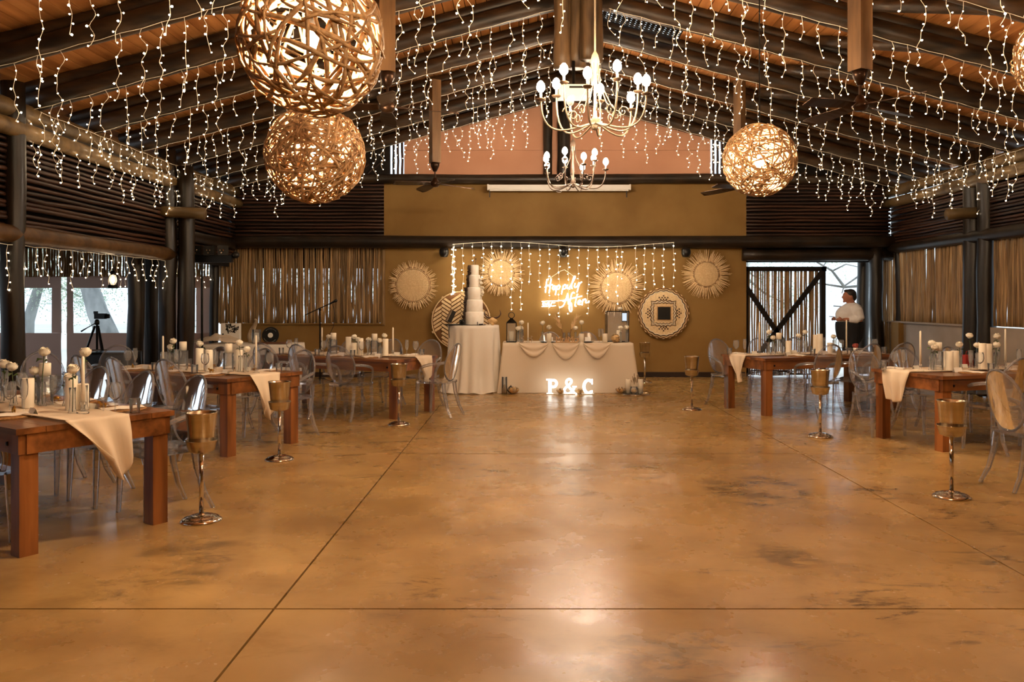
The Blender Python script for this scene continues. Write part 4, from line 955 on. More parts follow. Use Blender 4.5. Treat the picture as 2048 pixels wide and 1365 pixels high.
for key, lst in CP.items():
    T = TB[key]; cnt = {}; rows = []
    for kd, px, py, s in lst:
        t = solve(T, px, s); t = min(max(t, .08), T.L - .06); rows.append((t, kd, px, py, s))
    rows.sort()
    for t, kd, px, py, s in rows:
        p = W2(T, t, s); zt = HC + (VY - py) * p.y / F; z0 = TH + .012; cnt[kd] = cnt.get(kd, 0) + 1; od = ORD[cnt[kd] - 1]; loc = (p.x, p.y, z0); h = max(.06, zt - z0)
        if kd == 'pillar':
            c = thing('pillar_candle', 'ivory pillar candle, %s on the runner from the aisle, %s' % (od, T.name), 'candle', loc, 0, 'ivory pillar candles')
            put('wax', MB().lathe([(.001, 0), (.038, 0), (.0385, .004), (.0385, h - .004), (.035, h), (.028, h - .004), (.001, h - .006)], 18), M['wax'], c, True); put('wick', MB().tube([(0, 0, h - .008), (.002, 0, h + .008)], .0014, 4), M['black'], c)
        elif kd == 'raised':
            hh = max(.15, h - .1)
            g = thing('glass_vase', 'clear glass cylinder under a candle, %s from the aisle, %s' % (od, T.name), 'vase', loc, 0, 'glass cylinders'); ob('glass_body', ME['hurr'], g, sc=(1, 1, max(.2, (h - .095)) / .15))
            zc_ = z0 + max(.2, (h - .095)) if h > .295 else z0 + .15 * max(.2, h - .095) / .15
            c = thing('pillar_candle', 'short ivory candle on a glass cylinder, %s from the aisle, %s' % (od, T.name), 'candle', (p.x, p.y, zc_ + .001), 0, 'raised ivory candles')
            put('wax', MB().lathe([(.001, 0), (.038, 0), (.0385, .091), (.035, .095), (.001, .09)], 18), M['wax'], c, True); put('wick', MB().tube([(0, 0, .088), (.002, 0, .104)], .0014, 4), M['black'], c)
        elif kd == 'taper':
            c = thing('taper_candle', 'tall ivory taper candle, %s from the aisle, %s' % (od, T.name), 'candle', loc, 0, 'ivory taper candles')
            put('wax', MB().lathe([(.001, .058), (.0115, .058), (.0095, h - .01), (.003, h), (.001, h)], 12), M['wax'], c, True)
            g = thing('candle_holder', 'clear candle holder under taper, %s from the aisle, %s' % (od, T.name), 'candle holder', loc, 0, 'taper holders'); ob('holder_body', ME['holder'], g)
        else:
            g = thing('bud_vase', 'clear bud vase with one white rose, %s from the aisle, %s' % (od, T.name), 'vase', loc, 0, 'glass bud vases'); ob('glass_body', ME['vase'], g)
            rs = thing('white_rose', 'white rose in a bud vase, %s from the aisle, %s' % (od, T.name), 'rose', loc, U(0, 6), 'white roses')
            hb = h - .025; le_ = U(-.02, .02)
            ob('bloom', ME['rose'][random.randrange(3)], rs, (le_, 0, hb), (U(-.3, .3), U(-.3, .3), 0), (1, 1, 1))
            put('stem', MB().tube([(0, 0, .012), (0, .003, hb * .5), (le_, 0, hb - .015)], .0035, 5), M['stem'], rs, True)
            put('leaf', MB().add([(le_ * .7, 0, hb - .07), (.03, .012, hb - .05), (.05, 0, hb - .075), (.03, -.012, hb - .06)], [(0, 1, 2, 3)]).add([(le_ * .7, 0, hb - .05), (-.03, .012, hb - .04), (-.045, 0, hb - .07), (-.03, -.012, hb - .055)], [(0, 1, 2, 3)]), M['stem'], rs)
T = TB['G']
p = W2(T, solve(T, 1898, -.15), -.15); t = thing('table_sign', 'white framed table sign standing on the front right table', 'sign', (p.x, p.y, TH + .01), .1)
put('frame', MB().box(0, 0, .1, .15, .012, .18), M['white'], t); put('paper', MB().box(0, -.008, .1, .12, .004, .15), M['card'], t)
p = W2(T, solve(T, 1936, -.2), -.2); t = thing('red_bag', 'small red gift bag standing behind candles, front right table', 'bag', (p.x, p.y, TH + .01), .2)
put('body', MB().box(0, 0, .07, .1, .05, .14), M['red'], t); put('handle', MB().tube([(-.03, 0, .14), (-.02, 0, .18), (.02, 0, .18), (.03, 0, .14)], .003, 5), M['red'], t)
p = W2(TB['E'], solve(TB['E'], 1711, -.05), -.05); t = thing('red_posy', 'small dusty red posy in a cup on the back right table', 'flower', (p.x, p.y, TH + .01))
put('cup', MB().lathe([(.001, 0), (.03, 0), (.035, .06), (.001, .06)], 12), M['white'], t, True); put('bloom', MB().ball((0, 0, .09), .038, 10, 7, 1.1, 1, .95).ball((.02, .0, .1), .025, 8, 6).ball((-.022, .0, .095), .025, 8, 6), M['dusty'], t, True)
# =====================================================================
# COUPLE'S TABLE, CAKE TABLE AND THE REST
# =====================================================================
random.seed(90)
SX0, SX1, SY0, SY1, SZ = -.34, 1.79, 13.2, 14.0, .82
def drape(name, x0, x1, y0, y1, ztop, flare_r, amp, mat, rad=.06, nz=16, seed=0, wav=1.0):
    cx, cy_ = (x0 + x1) / 2, (y0 + y1) / 2; hx, hy = (x1 - x0) / 2, (y1 - y0) / 2; N_ = 200; rings = []
    base = []
    per = 2 * (2 * hx + 2 * hy)
    for k in range(N_):
        d = per * k / N_
        if d < 2 * hx: p = (-hx + d, -hy); nrm = (0, -1)
        elif d < 2 * hx + 2 * hy: p = (hx, -hy + d - 2 * hx); nrm = (1, 0)
        elif d < 4 * hx + 2 * hy: p = (hx - (d - 2 * hx - 2 * hy), hy); nrm = (0, 1)
        else: p = (-hx, hy - (d - 4 * hx - 2 * hy)); nrm = (-1, 0)
        cdist = math.hypot(hx - abs(p[0]), hy - abs(p[1])); cw = math.exp(-(cdist / .16) ** 2)
        n2 = Vector((nrm[0] + .9 * cw * math.copysign(1, p[0]) * (nrm[0] == 0), nrm[1] + .9 * cw * math.copysign(1, p[1]) * (nrm[1] == 0)))
        base.append((p, n2.normalized(), cw))
    vs = [(cx + p[0] * .98, cy_ + p[1] * .98, ztop) for p, n, c in base]
    for j in range(nz + 1):
        q = j / nz
        for k, (p, n, cw) in enumerate(base):
            fl = .012 + .02 * q + cw * flare_r * q ** 1.2 + amp * q * (.35 + cw * 2.2) * math.sin(k * .55 * wav + seed) * .5 + amp * q * mnoise.noise(Vector((k * .07, q * 1.5, seed)))
            z = (ztop - .006) * (1 - q) + .004
            vs.append((cx + p[0] + n.x * fl, cy_ + p[1] + n.y * fl, z))
    fs = [tuple(range(N_))]
    for j in range(nz + 1):
        for k in range(N_):
            l = (k + 1) % N_; fs.append((j * N_ + l, j * N_ + k, (j + 1) * N_ + k, (j + 1) * N_ + l))
    return MB().add(vs, fs)
t = thing('couples_table', 'long table under a cream cloth reaching the floor below the neon sign', 'table', (0, 0, 0))
put('tablecloth', drape('c', SX0, SX1, SY0, SY1, SZ, .11, .016, M['tan']), M['tan'], t, True)
# three swags on the front
for a, b, low in ((1037, 1098, 714), (1103, 1160, 719), (1166, 1222, 717)):
    xa, xb = X_at(a, SY0), X_at(b, SY0); dep = (low - 689) * SY0 / F
    def fn(u, v, xa=xa, xb=xb, dep=dep):
        s = math.sin(u * PI) ** .8; x = xa + (xb - xa) * (u * (1 - .06 * v) + .03 * v)
        return (x, SY0 - .03 - .05 * s * v ** .7 + .010 * math.sin(v * 13), SZ + .004 - (dep + .02) * v * (.06 + .94 * s) )
    o = put('swag', MB().grid(fn, 26, 14), M['sheer'], t, True); md = o.modifiers.new('thick', 'SOLIDIFY'); md.thickness = .003
for px in (1098, 1163, 1036, 1222):
    put('swag_gather', MB().lathe([(.001, SZ - .03), (.03, SZ - .025), (.045, SZ + .006), (.02, SZ + .02), (.001, SZ + .02)], 10, (X_at(px, SY0), SY0 + .03, 0), 1, .8), M['sheer'], t, True)
ZS = SZ + .004
def on_t(px, dy=.15): return (X_at(px, SY0 + dy), SY0 + dy, ZS)
def pillar(label, loc, h, r_=.038):
    c = thing('pillar_candle', label, 'candle', loc, 0, 'ivory pillar candles')
    put('wax', MB().lathe([(.001, 0), (r_, 0), (r_, h - .004), (r_ * .9, h), (.001, h - .005)], 18), M['wax'], c, True); put('wick', MB().tube([(0, 0, h - .008), (.002, 0, h + .01)], .0015, 4), M['black'], c)
def rose(label, loc, h, lean=.0, vase_lab=None):
    g = thing('bud_vase', vase_lab or label.replace('white rose', 'clear bud vase'), 'vase', loc, 0, 'glass bud vases'); ob('glass_body', ME['vase'], g)
    rs = thing('white_rose', label, 'rose', loc, 0, 'white roses'); ob('bloom', ME['rose'][random.randrange(3)], rs, (lean, 0, h), (U(-.4, .4), U(-.4, .4), U(0, 6)), (1.15, 1.15, 1.15)); put('stem', MB().tube([(0, 0, .012), (lean * .3, 0, h * .5), (lean, 0, h - .015)], .0035, 5), M['stem'], rs, True)
def zpy(py, Y): return HC + (VY - py) * Y / F
def lantern(label, loc, w, d, h, mat, candle=None, top_ring=True):
    t = thing('lantern', label, 'lantern', loc)
    f = MB(); e = .012
    for sx in (-1, 1):
        for sy in (-1, 1): f.box(sx * (w / 2 - e / 2), sy * (d / 2 - e / 2), h / 2, e, e, h)
        f.box(sx * (w / 2 - e / 2), 0, h - e / 2, e, d, e).box(sx * (w / 2 - e / 2), 0, e / 2, e, d, e)
        f.box(0, sx * (d / 2 - e / 2), h - e / 2, w, e, e).box(0, sx * (d / 2 - e / 2), e / 2, w, e, e)
    put('frame', f, mat, t); put('floor_plate', MB().box(0, 0, .006, w, d, .008), mat, t)
    for sx in (-1, 1):
        put('pane', MB().box(sx * (w / 2 - e / 2), 0, h / 2, .003, d - 2 * e, h - 2 * e), M['glass'], t); put('pane', MB().box(0, sx * (d / 2 - e / 2), h / 2, w - 2 * e, .003, h - 2 * e), M['glass'], t)
    if top_ring:
        put('roof', MB().lathe([(w * .5, 0), (w * .2, .05), (w * .12, .07), (.001, .075)], 4, (0, 0, h)), mat, t)
        put('carry_ring', MB().tube([(.05 * math.cos(a), 0, h + .12 + .05 * math.sin(a)) for a in [k * PI / 8 for k in range(16)]], .006, 6, closed=True), mat, t, True)
    return t
p = on_t(1023, .3); lantern('tall dark lantern with ring handle at the left of the couple\'s table', p, .17, .17, .33, M['blackm'])
pillar('ivory pillar candle inside the tall dark lantern', (p[0], p[1], ZS + .012), .17, .045)
p = on_t(1234, .45); lantern('large dark glass lantern box on the right of the couple\'s table', p, .38, .26, .52, M['blackm'], None, False)
t = thing('phone', 'small lit phone leaning on top of the large lantern box', 'phone', (X_at(1249, SY0 + .3), SY0 + .31, ZS + .35), 0)
put('body', MB().box(0, 0, .07, .09, .012, .16), M['black'], t); put('screen', MB().box(0, -.007, .07, .075, .002, .13), M['screen'], t)
tag(ob('lantern_flower', ME['rose'][1], None, (X_at(1240, SY0 + .45), SY0 + .45, ZS + .56), (0, 0, 0), (1.3, 1.3, 1)), 'white rose bloom lying on top of the large lantern box', 'rose')
for px, py, dy, ln, w in ((1043, 644, .25, .0, 'tallest left, beside the thin taper'), (1036, 656, .15, .0, 'low left, before the thin taper'), (1085, 645, .3, .0, 'tall, left of the dried proteas'), (1098, 654, .25, .0, 'low, just left of the dried proteas'), (1151, 655, .25, .0, 'low, just right of the dried proteas'),
                          (1163, 644, .3, .0, 'tall, right of the dried proteas'), (1241, 655, .15, .0, 'left of the pair at the right end'), (1253, 654, .2, .0, 'right of the pair at the right end')):
    l = on_t(px, dy); rose('white rose %s of the couple\'s table' % w, l, zpy(py, l[1]) - ZS - .01, ln)
for px, h, dy, w in ((1098, .15, .06, 'on the left swag gather'), (1163, .15, .06, 'on the right swag gather'), (1210, .15, .08, 'between the right swag and the striped ball'), (1238, .2, .2, 'behind the striped ball')):
    pillar('ivory pillar candle %s of the couple\'s table' % w, on_t(px, dy), h, .042)
l = on_t(1056, .2); c = thing('taper_candle', 'thin ivory taper candle at the left of the couple\'s table', 'candle', l); put('wax', MB().lathe([(.001, .02), (.012, .02), (.01, .32), (.001, .33)], 12), M['wax'], c, True)
g = thing('candle_holder', 'clear holder with greenery under the couple\'s thin taper', 'candle holder', l); ob('holder_body', ME['holder'], g)
l = on_t(1041, .32); g = thing('glass_vase', 'tall glass vase with white petals beside the tall lantern', 'vase', l); put('glass_body', MB().lathe([(.001, 0), (.05, 0), (.052, .24), (.049, .24), (.047, .008), (.001, .008)], 18), M['glass'], g, True)
tag(ob('petal_bunch', ME['rose'][0], None, (l[0], l[1], l[2] + .23), (0, 0, 0), (1.4, 1.4, 1.5)), 'white bloom filling the tall glass vase by the lantern', 'rose')
for px, w in ((1045, 'left'), (1062, 'right')):
    l = on_t(px, .1); tag(put('leafy_sprig', MB().tube([(0, 0, 0), (.01, 0, .05), (.0, .01, .11)], .004, 5).ball((.02, 0, .04), .016, 6, 4, 1, .5, .6).ball((-.018, 0, .07), .016, 6, 4, 1, .5, .6).ball((.012, 0, .10), .014, 6, 4, 1, .5, .6), M['drift'], None, True, loc=l), 'small pale leafy sprig, %s of two beside the thin taper' % w, 'sprig')
for px, w in ((1096, 'left'), (1172, 'right')):
    l = on_t(px + 4, .25); tag(put('menu_card', MB().box(0, 0, .05, .1, .01, .07), M['card'], None, loc=l, rot=(-.2, 0, 0)), 'white card standing at the %s seat of the couple\'s table' % w, 'card')
    tag(put('dark_plate', MB().lathe([(.001, 0), (.10, .004), (.14, .016), (.138, .018), (.1, .008), (.001, .005)], 24), M['black'], None, True, loc=on_t(px, .18)), 'dark plate at the %s seat of the couple\'s table' % w, 'plate')
for px, tip, w in ((1128, 1110, 'left'), (1138, 1155, 'right')):
    l = on_t(px, .22); t = thing('dried_protea', 'dried feathery protea stem leaning %s above the couple\'s sign' % w, 'dried flower', l)
    tx = X_at(tip, l[1]) - l[0]; th_ = zpy(632, l[1]) - ZS
    mid = Vector((tx * .28, 0, th_ * .5)); tp = Vector((tx, 0, th_))
    put('stem', MB().tube([(0, 0, 0), (tx * .1, 0, th_ * .3), mid], .008, 6), M['straw_d'], t, True)
    hd = MB()
    for k in range(46):
        u = R(); a = U(0, 6.28); b0 = mid.lerp(tp, u * .7); dr = (tp - mid).normalized(); side_ = dr.orthogonal(); side_.rotate(Matrix.Rotation(a, 3, dr)); hd.tube([b0, b0 + dr * U(.06, .12) + side_ * U(.015, .045)], [.006, .0015], 4)
    o = put('plume', hd, M['straw'], t); o['kind'] = 'stuff'
    put('glass_tube', MB().lathe([(.001, 0), (.022, 0), (.022, .16), (.02, .16), (.02, .006), (.001, .006)], 14), M['glass'], t, True)
def text_mesh(s, size, ext, mat, bev=.0, shear=0):
    cu = D.curves.new('txt', 'FONT'); cu.body = s; cu.size = size; cu.extrude = ext; cu.align_x = 'CENTER'; cu.bevel_depth = bev; cu.shear = shear; cu.offset = .0; cu.resolution_u = 4
    o = D.objects.new('txt', cu); COL.objects.link(o); dg = bpy.context.evaluated_depsgraph_get(); dg.update()
    me = D.meshes.new_from_object(o.evaluated_get(dg)); D.objects.remove(o); D.curves.remove(cu); me.materials.clear(); me.materials.append(mat); return me
l = on_t(1133, .1); t = thing('name_sign', 'small wooden lettering reading Mr and Mrs in the middle of the couple\'s table', 'sign', l)
put('base_plate', MB().box(0, 0, .008, .36, .05, .016), M['wood'], t)
for s, x in (('Mr', -.11), ('&', 0), ('Mrs', .115)): ob('letters', text_mesh(s, .12 if s != '&' else .1, .012, M['wood'], .002), t, (x, 0, .016), (PI / 2, 0, 0))
for px, w in ((1199, 'left'), (1205, 'right')):
    l = on_t(px, .2); g = thing('champagne_flute', 'couple\'s champagne flute, %s of two before the lantern box' % w, 'glass', l, 0, 'champagne flutes'); ob('bowl', ME['flb'], g); ob('stem', ME['wstem'], g)
def striped_ball(label, loc, r_):
    t = thing('striped_ball', label, 'ornament', loc); put('body', MB().ball((0, 0, r_), r_, 18, 12), M['bone'], t, True)
    mb = MB()
    for k in range(7):
        a0 = U(0, 6); ph = .35 + k * .37
        mb.tube([Vector((r_ * 1.005 * math.sin(ph + .12 * math.sin(i * .9 + k)) * math.cos(a0 + i * .32), r_ * 1.005 * math.sin(ph + .12 * math.sin(i * .9 + k)) * math.sin(a0 + i * .32), r_ - r_ * 1.005 * math.cos(ph + .12 * math.sin(i * .9 + k)))) for i in range(13)], r_ * .06, 4)
    o = put('stripes', mb, M['choc'], t, True); o['kind'] = 'stuff'; return t
striped_ball('striped cream ball lying on the right of the couple\'s table', on_t(1231, .09), .072)
def gourd(label, loc, r_, rz=0):
    t = thing('protea_bloom', label, 'dried flower', loc, rz)
    for ring, n in ((1.0, 9), (.72, 7), (.42, 5)):
        for k in range(n):
            a = 2 * PI * (k + ring) / n
            def fn(u, v, a=a, ring=ring):
                w = (u - .5) * .75 * (1 - .6 * v * v); rr = r_ * ring * (.35 + .75 * math.sin(v * PI * .6)); return (rr * math.cos(a + w), rr * math.sin(a + w), r_ * (.15 + v * (1.5 - ring * .55)))
            put('petal', MB().grid(fn, 4, 4), M['bone'] if k % 3 else M['drift'], t, True)
    put('heart', MB().ball((0, 0, r_ * .55), r_ * .5, 10, 7), M['straw_d'], t, True); return t
FY = SY0 - .16
def fl(px, dy=0): return (X_at(px, FY + dy), FY + dy, 0)
gourd('dried protea head on the floor left of the marquee letters', fl(1027), .085)
gourd('dried protea head on the floor between P and ampersand', fl(1121, -.02), .07, 1)
gourd('dried protea head on the floor between ampersand and C', fl(1160, .0), .065, 2)
gourd('dried protea head on the floor beside the two floor candles', fl(1242, .02), .08, .5)
t = thing('glass_vase', 'glass vase of layered stones on the floor by the cake table', 'vase', fl(1009, .0)); put('glass_body', MB().lathe([(.001, 0), (.045, 0), (.045, .28), (.042, .28), (.042, .008), (.001, .008)], 18), M['glass'], t, True); put('stones', MB().lathe([(.001, .01), (.04, .01), (.04, .14), (.001, .16)], 12), M['drift'], t, True)
t = thing('dark_leaf', 'dark leaf on the floor beside the left protea head', 'leaf', fl(1019, .05)); put('blade', MB().grid(lambda u, v: ((u - .5) * .12 * (1 - (2 * v - 1) ** 2) + .02, .03 * v, .004 + .12 * v + .02 * math.sin(u * PI)), 5, 6), M['choc'], t, True)
for px, w in ((1256, 'left'), (1281, 'right')):
    pillar('tall ivory candle on the floor tray, %s of the pair' % w, (X_at(px, FY), FY, .013), .23, .042)
tag(put('candle_tray', MB().lathe([(.001, 0), (.24, 0), (.245, .012), (.235, .012), (.23, .006), (.001, .006)], 30), M['chrome'], None, True, loc=(X_at(1270, FY), FY, 0)), 'round mirror tray on the floor carrying two tall candles', 'tray')
t = thing('glass_bowl', 'small glass bowl of pebbles between the two floor candles', 'bowl', (X_at(1268, FY - .06), FY - .06, .013)); put('glass_body', MB().lathe([(.001, 0), (.05, 0), (.065, .05), (.06, .11), (.057, .11), (.06, .05), (.046, .008), (.001, .008)], 18), M['glass'], t, True); put('filling', MB().ball((0, 0, .045), .045, 10, 7, 1, 1, .7), M['bone'], t, True)
t = thing('dried_bunch', 'small dried flower bunch between the two floor candles', 'dried flower', (X_at(1270, FY + .09), FY + .09, .013)); mb = MB()
for k in range(30): mb.tube([(0, 0, .08), (U(-.07, .07), U(-.05, .05), U(.2, .32))], [.003, .007], 4)
put('stems', mb, M['drift'], t)['kind'] = 'stuff'; put('cup', MB().lathe([(.001, 0), (.035, 0), (.04, .1), (.001, .1)], 12), M['drift'], t, True)
# marquee letters
def slab(ch):
    mb = MB(); d = .05
    if ch == 'P':
        mb.box(-.055, 0, .165, .07, d, .33).box(-.055, 0, .015, .13, d, .03).box(-.075, 0, .315, .11, d, .03)
        P = [Vector((-.02, 0, .30)), Vector((.05, 0, .295)), Vector((.085, 0, .235)), Vector((.05, 0, .165)), Vector((-.02, 0, .16))]; mb.tube(smooth_path(P, 4), .028, 8, flat=.9)
    elif ch == 'C':
        P = [Vector((.085 + .0 * k, 0, 0)) for k in range(0)] + [Vector((.01 + .095 * math.cos(a), 0, .165 + .14 * math.sin(a))) for a in [math.radians(50 + k * 26) for k in range(11)]]; mb.tube(P, .033, 8, flat=.8); mb.box(.085, 0, .27, .03, d, .11).box(.08, 0, .06, .03, d, .05)
    else:
        P = [Vector(p) for p in ((.12, 0, .02), (.03, 0, .12), (-.05, 0, .23), (-.04, 0, .30), (.01, 0, .325), (.05, 0, .29), (.03, 0, .23), (-.06, 0, .15), (-.1, 0, .09), (-.07, 0, .03), (0, 0, .02), (.07, 0, .07), (.11, 0, .15))]; mb.tube(smooth_path(P, 4), .026, 8, flat=.9); mb.box(.115, 0, .165, .09, d, .025).box(.13, 0, .015, .07, d, .025)
    return mb
for ch, px, nm, w in (('P', 1105, 'marquee_letter', 'letter P'), ('&', 1138, 'marquee_letter', 'ampersand'), ('C', 1176, 'marquee_letter', 'letter C')):
    t = thing(nm, 'glowing white marquee %s on the floor before the couple\'s table' % w, 'marquee letter', (X_at(px, 13.0), 13.0, 0), 0, 'marquee letters')
    put('lit_face', slab(ch), M['marq'], t, True, sc=(.78, .8, .76)); put('foot_plate', MB().box(0, .03, .006, .2, .12, .012), M['white'], t)

# ---- cake table
CX, CYY, CZ = X_at(947, 13.45), 13.45, 1.11
mb = MB(); N_ = 120; vs = []; fs = [tuple(range(N_))]; nz = 22
for k in range(N_):
    a = 2 * PI * k / N_; vs.append((.41 * math.cos(a), .41 * math.sin(a), CZ))
for j in range(nz + 1):
    q = j / nz
    for k in range(N_):
        a = 2 * PI * k / N_; fold = math.sin(a * 13 + 1.5 * math.sin(a * 3) + q * .8) + .5 * math.sin(a * 7 + 2 - q)
        r_ = .425 + .012 * q + .040 * q ** .8 * fold + .07 * max(0, q - .75) * 4 * (.5 + .5 * math.sin(a * 5 + 1)) + (.16 * max(0, q - .55) * max(0, math.cos(a - 3.7)))
        vs.append((r_ * math.cos(a), r_ * math.sin(a), (CZ - .008) * (1 - q) + .004 + (.012 * (1 + fold) if j == nz else 0)))
for j in range(nz + 1):
    for k in range(N_):
        l = (k + 1) % N_; fs.append((j * N_ + l, j * N_ + k, (j + 1) * N_ + k, (j + 1) * N_ + l))
t = thing('cake_table', 'tall round cocktail table under a gathered cream cloth, carrying the cake', 'table', (CX, CYY, 0)); put('tablecloth', mb.add(vs, fs), M['cream'], t, True)
random.seed(101)
ck = thing('wedding_cake', 'tall five tier white wedding cake with dark sculpted edge', 'cake', (X_at(949, 13.35), 13.35, CZ + .001))
ws = [(.155, .0, .225), (.138, .225, .20), (.122, .425, .205), (.094, .63, .205), (.07, .835, .165)]
for r_, z0, h in ws:
    put('tier', MB().lathe([(.001, z0), (r_ - .004, z0), (r_, z0 + .008), (r_ * .99, z0 + h - .015), (r_ * .93, z0 + h), (.001, z0 + h)], 28), M['icing'], ck, True)
    pts = MB()
    for i in range(7):
        zz = z0 + h * (i + .3) / 7; pts.box(-r_ - .012 + U(-.008, .008), -.01 + U(-.02, .02), zz, .045, .06, h / 6.2, U(-.5, .5))
    put('dark_edge', pts, M['choc'], ck)['kind'] = 'stuff'
for k, (dx, z) in enumerate(((.11, .63), (.125, .58), (.11, .70), (.135, .54), (.1, .76), (.12, .5), (.14, .62))): ob('sugar_flower', ME['rose'][k % 3], ck, (dx, -.05, z), (.4, .6, k), (.8, .8, .8))
put('topper', MB().tube([(-.02, 0, 1.0), (-.02, 0, 1.06)], .004, 5).tube([(.01, 0, 1.0), (.02, 0, 1.09)], .004, 5).ball((-.02, 0, 1.07), .012, 8, 5).ball((.02, 0, 1.1), .012, 8, 5), M['horn'], ck, True)
put('cake_board', MB().lathe([(.001, -.0), (.19, 0), (.19, .012), (.001, .012)], 28), M['black'], ck, True)
t = thing('horned_skull', 'small ornamental skull with curved dark horns on the cake table', 'ornament', (X_at(985, 13.3), 13.3, CZ + .001)); t.scale = (1.18, 1.18, 1.18)
put('skull', MB().ball((0, 0, .06), .05, 12, 8, 1.1, .9, 1.0).ball((0, -.02, .02), .03, 10, 6, .9, 1, .8).ball((-.045, 0, .06), .025, 8, 5).ball((.045, 0, .06), .025, 8, 5), M['bone'], t, True)
for s in (-1, 1): put('horn', MB().tube(smooth_path([Vector((s * .02, 0, .1)), Vector((s * .08, 0, .115)), Vector((s * .115, 0, .16)), Vector((s * .10, 0, .215))], 4), [.015, .015, .014, .014, .013, .012, .011, .01, .009, .007, .005, .004, .003], 7), M['horn'], t, True)
t = thing('laptop', 'black tilted case open on the left of the cake table', 'laptop', (X_at(905, 13.25), 13.25, CZ + .001), .25); put('base', MB().box(.02, 0, .012, .26, .2, .024), M['black'], t); put('lid', MB().box(-.09, .0, .12, .07, .2, .2, 0, Matrix.Rotation(.45, 4, 'Y')), M['black'], t); put('lid_trim', MB().box(-.128, -.0, .12, .008, .205, .205, 0, Matrix.Rotation(.45, 4, 'Y')), M['drift'], t)
t = thing('camera_box', 'small black camera beside the open case on the cake table', 'camera', (X_at(925, 13.2), 13.2, CZ + .001)); put('body', MB().box(0, 0, .05, .1, .06, .09), M['black'], t); put('lens', MB().lathe([(.001, 0), (.03, 0), (.03, .05), (.001, .05)], 14), M['blackm'], t, True, loc=(0, -.03, .05), rot=(PI / 2, 0, 0)); put('strap', MB().tube([(-.1, -.1, .01), (-.2, -.16, .0), (-.21, -.165, -.1), (-.2, -.17, -.2)], .006, 5), M['black'], t)
t = thing('cake_server', 'black handled cake server lying before the cake', 'server', (X_at(955, 13.12), 13.12, CZ + .002)); put('handle', MB().tube([(.02, 0, .012), (.09, 0, .02)], .012, 8), M['black'], t, True); put('blade', MB().box(-.05, 0, .006, .14, .04, .004), M['steel'], t); put('rest', MB().tube([(.0, -.0, .0), (.0, 0, .06)], .006, 6), M['black'], t)

# ---- gift table at the back left
GX, GY = X_at(512, 13.9), 13.9
t = thing('gift_table', 'cloth covered gift table before the back left lath wall', 'table', (0, 0, 0)); put('tablecloth', drape('g', GX - .78, GX + .72, GY - .4, GY + .4, .78, .06, .02, M['cream'], seed=3), M['cream'], t, True)
def on_g(px, dy=0, z=.785): return (X_at(px, GY + dy), GY + dy, z)
t = thing('gift_box', 'white card box printed with black branches on the gift table', 'box', on_g(462, .05), .1); put('body', MB().box(0, 0, .17, .31, .14, .34), M['card'], t)
mb = MB(); random.seed(55)
for st in range(10):
    p = Vector((U(-.05, .13), -.072, U(.18, .3))) if st else Vector((-.12, -.072, .03)); pts = [p]
    for k in range(6): p = p + Vector((U(-.035, .03), 0, U(-.035, .045))); p.x = max(-.14, min(.14, p.x)); p.z = max(.02, min(.32, p.z)); pts.append(p.copy())
    mb.tube(pts, .004, 4)
    for q in pts: mb.ball((q.x + U(-.012, .012), -.071, q.z + U(-.012, .012)), U(.008, .016), 6, 4, 1, .12, .7)
o = put('branch_print', mb, M['black'], t); o['kind'] = 'stuff'
t = thing('driftwood_ornament', 'twisted pale driftwood ornament behind the gift box', 'ornament', on_g(506, .2)); put('wood', MB().tube(smooth_path([Vector((-.03, 0, 0)), Vector((-.05, 0, .12)), Vector((0, .02, .25)), Vector((.06, 0, .37)), Vector((.03, 0, .41))], 4), [.05] * 8 + [.045, .04, .035, .03, .03, .025, .02, .02, .015], 8), M['drift'], t, True)
t = thing('glass_jar', 'glass jar holding white cards on the gift table', 'jar', on_g(513, -.12)); put('glass_body', MB().lathe([(.001, 0), (.075, 0), (.075, .24), (.072, .24), (.072, .008), (.001, .008)], 18), M['glass'], t, True); put('cards', MB().box(0, 0, .1, .08, .05, .17), M['card'], t)
t = thing('vinyl_record', 'black vinyl record with a white label standing on the gift table', 'record', on_g(541, .1)); t.rotation_euler = (PI / 2 - .2, 0, 0); t.location.z = .785 + .13
put('disc', MB().lathe([(.001, 0), (.15, 0), (.15, .004), (.001, .004)], 36), M['black'], t); put('paper_label', MB().lathe([(.001, .004), (.045, .004), (.045, .006), (.001, .006)], 24), M['card'], t)
for a0, a1, r_ in ((.6, 2.4, .115), (3.6, 5.6, .12)): put('printed_arc', MB().tube([(r_ * math.cos(a0 + (a1 - a0) * k / 10), r_ * math.sin(a0 + (a1 - a0) * k / 10), .005) for k in range(11)], .007, 4, flat=.15), M['card'], t)
t = thing('easel', 'low wooden stand under the vinyl record', 'stand', on_g(541, .12)); put('strut', MB().box(0, .04, .06, .02, .02, .12), M['wood'], t); put('ledge', MB().box(0, -.0, .01, .14, .06, .02), M['wood'], t)
t = thing('wooden_tray', 'flat brown wooden tray lying on the gift table', 'tray', on_g(545, -.22, .788)); put('board', MB().box(0, 0, .012, .5, .2, .022), M['table'], t); put('handle', MB().tube([(.25, -.05, .02), (.3, -.03, .02), (.3, .03, .02), (.25, .05, .02)], .01, 6), M['table'], t)
def heap(u, v):
    x, y = (u - .5) * 2, (v - .5) * 2; r_ = math.hypot(x, y); h = max(0, 1 - r_ * .85); return (x * .38, y * .2, .004 + h ** .8 * (.14 + .06 * mnoise.noise(Vector((x * 3, y * 3, 2)))) + .015 * mnoise.noise(Vector((x * 9, y * 9, 5))) + .015)
tag(put('crumpled_cloth', MB().grid(heap, 26, 20), M['sheer'], None, True, loc=on_g(437, -.14, .79)), 'crumpled sheer cream cloth heaped on the left of the gift table', 'cloth')
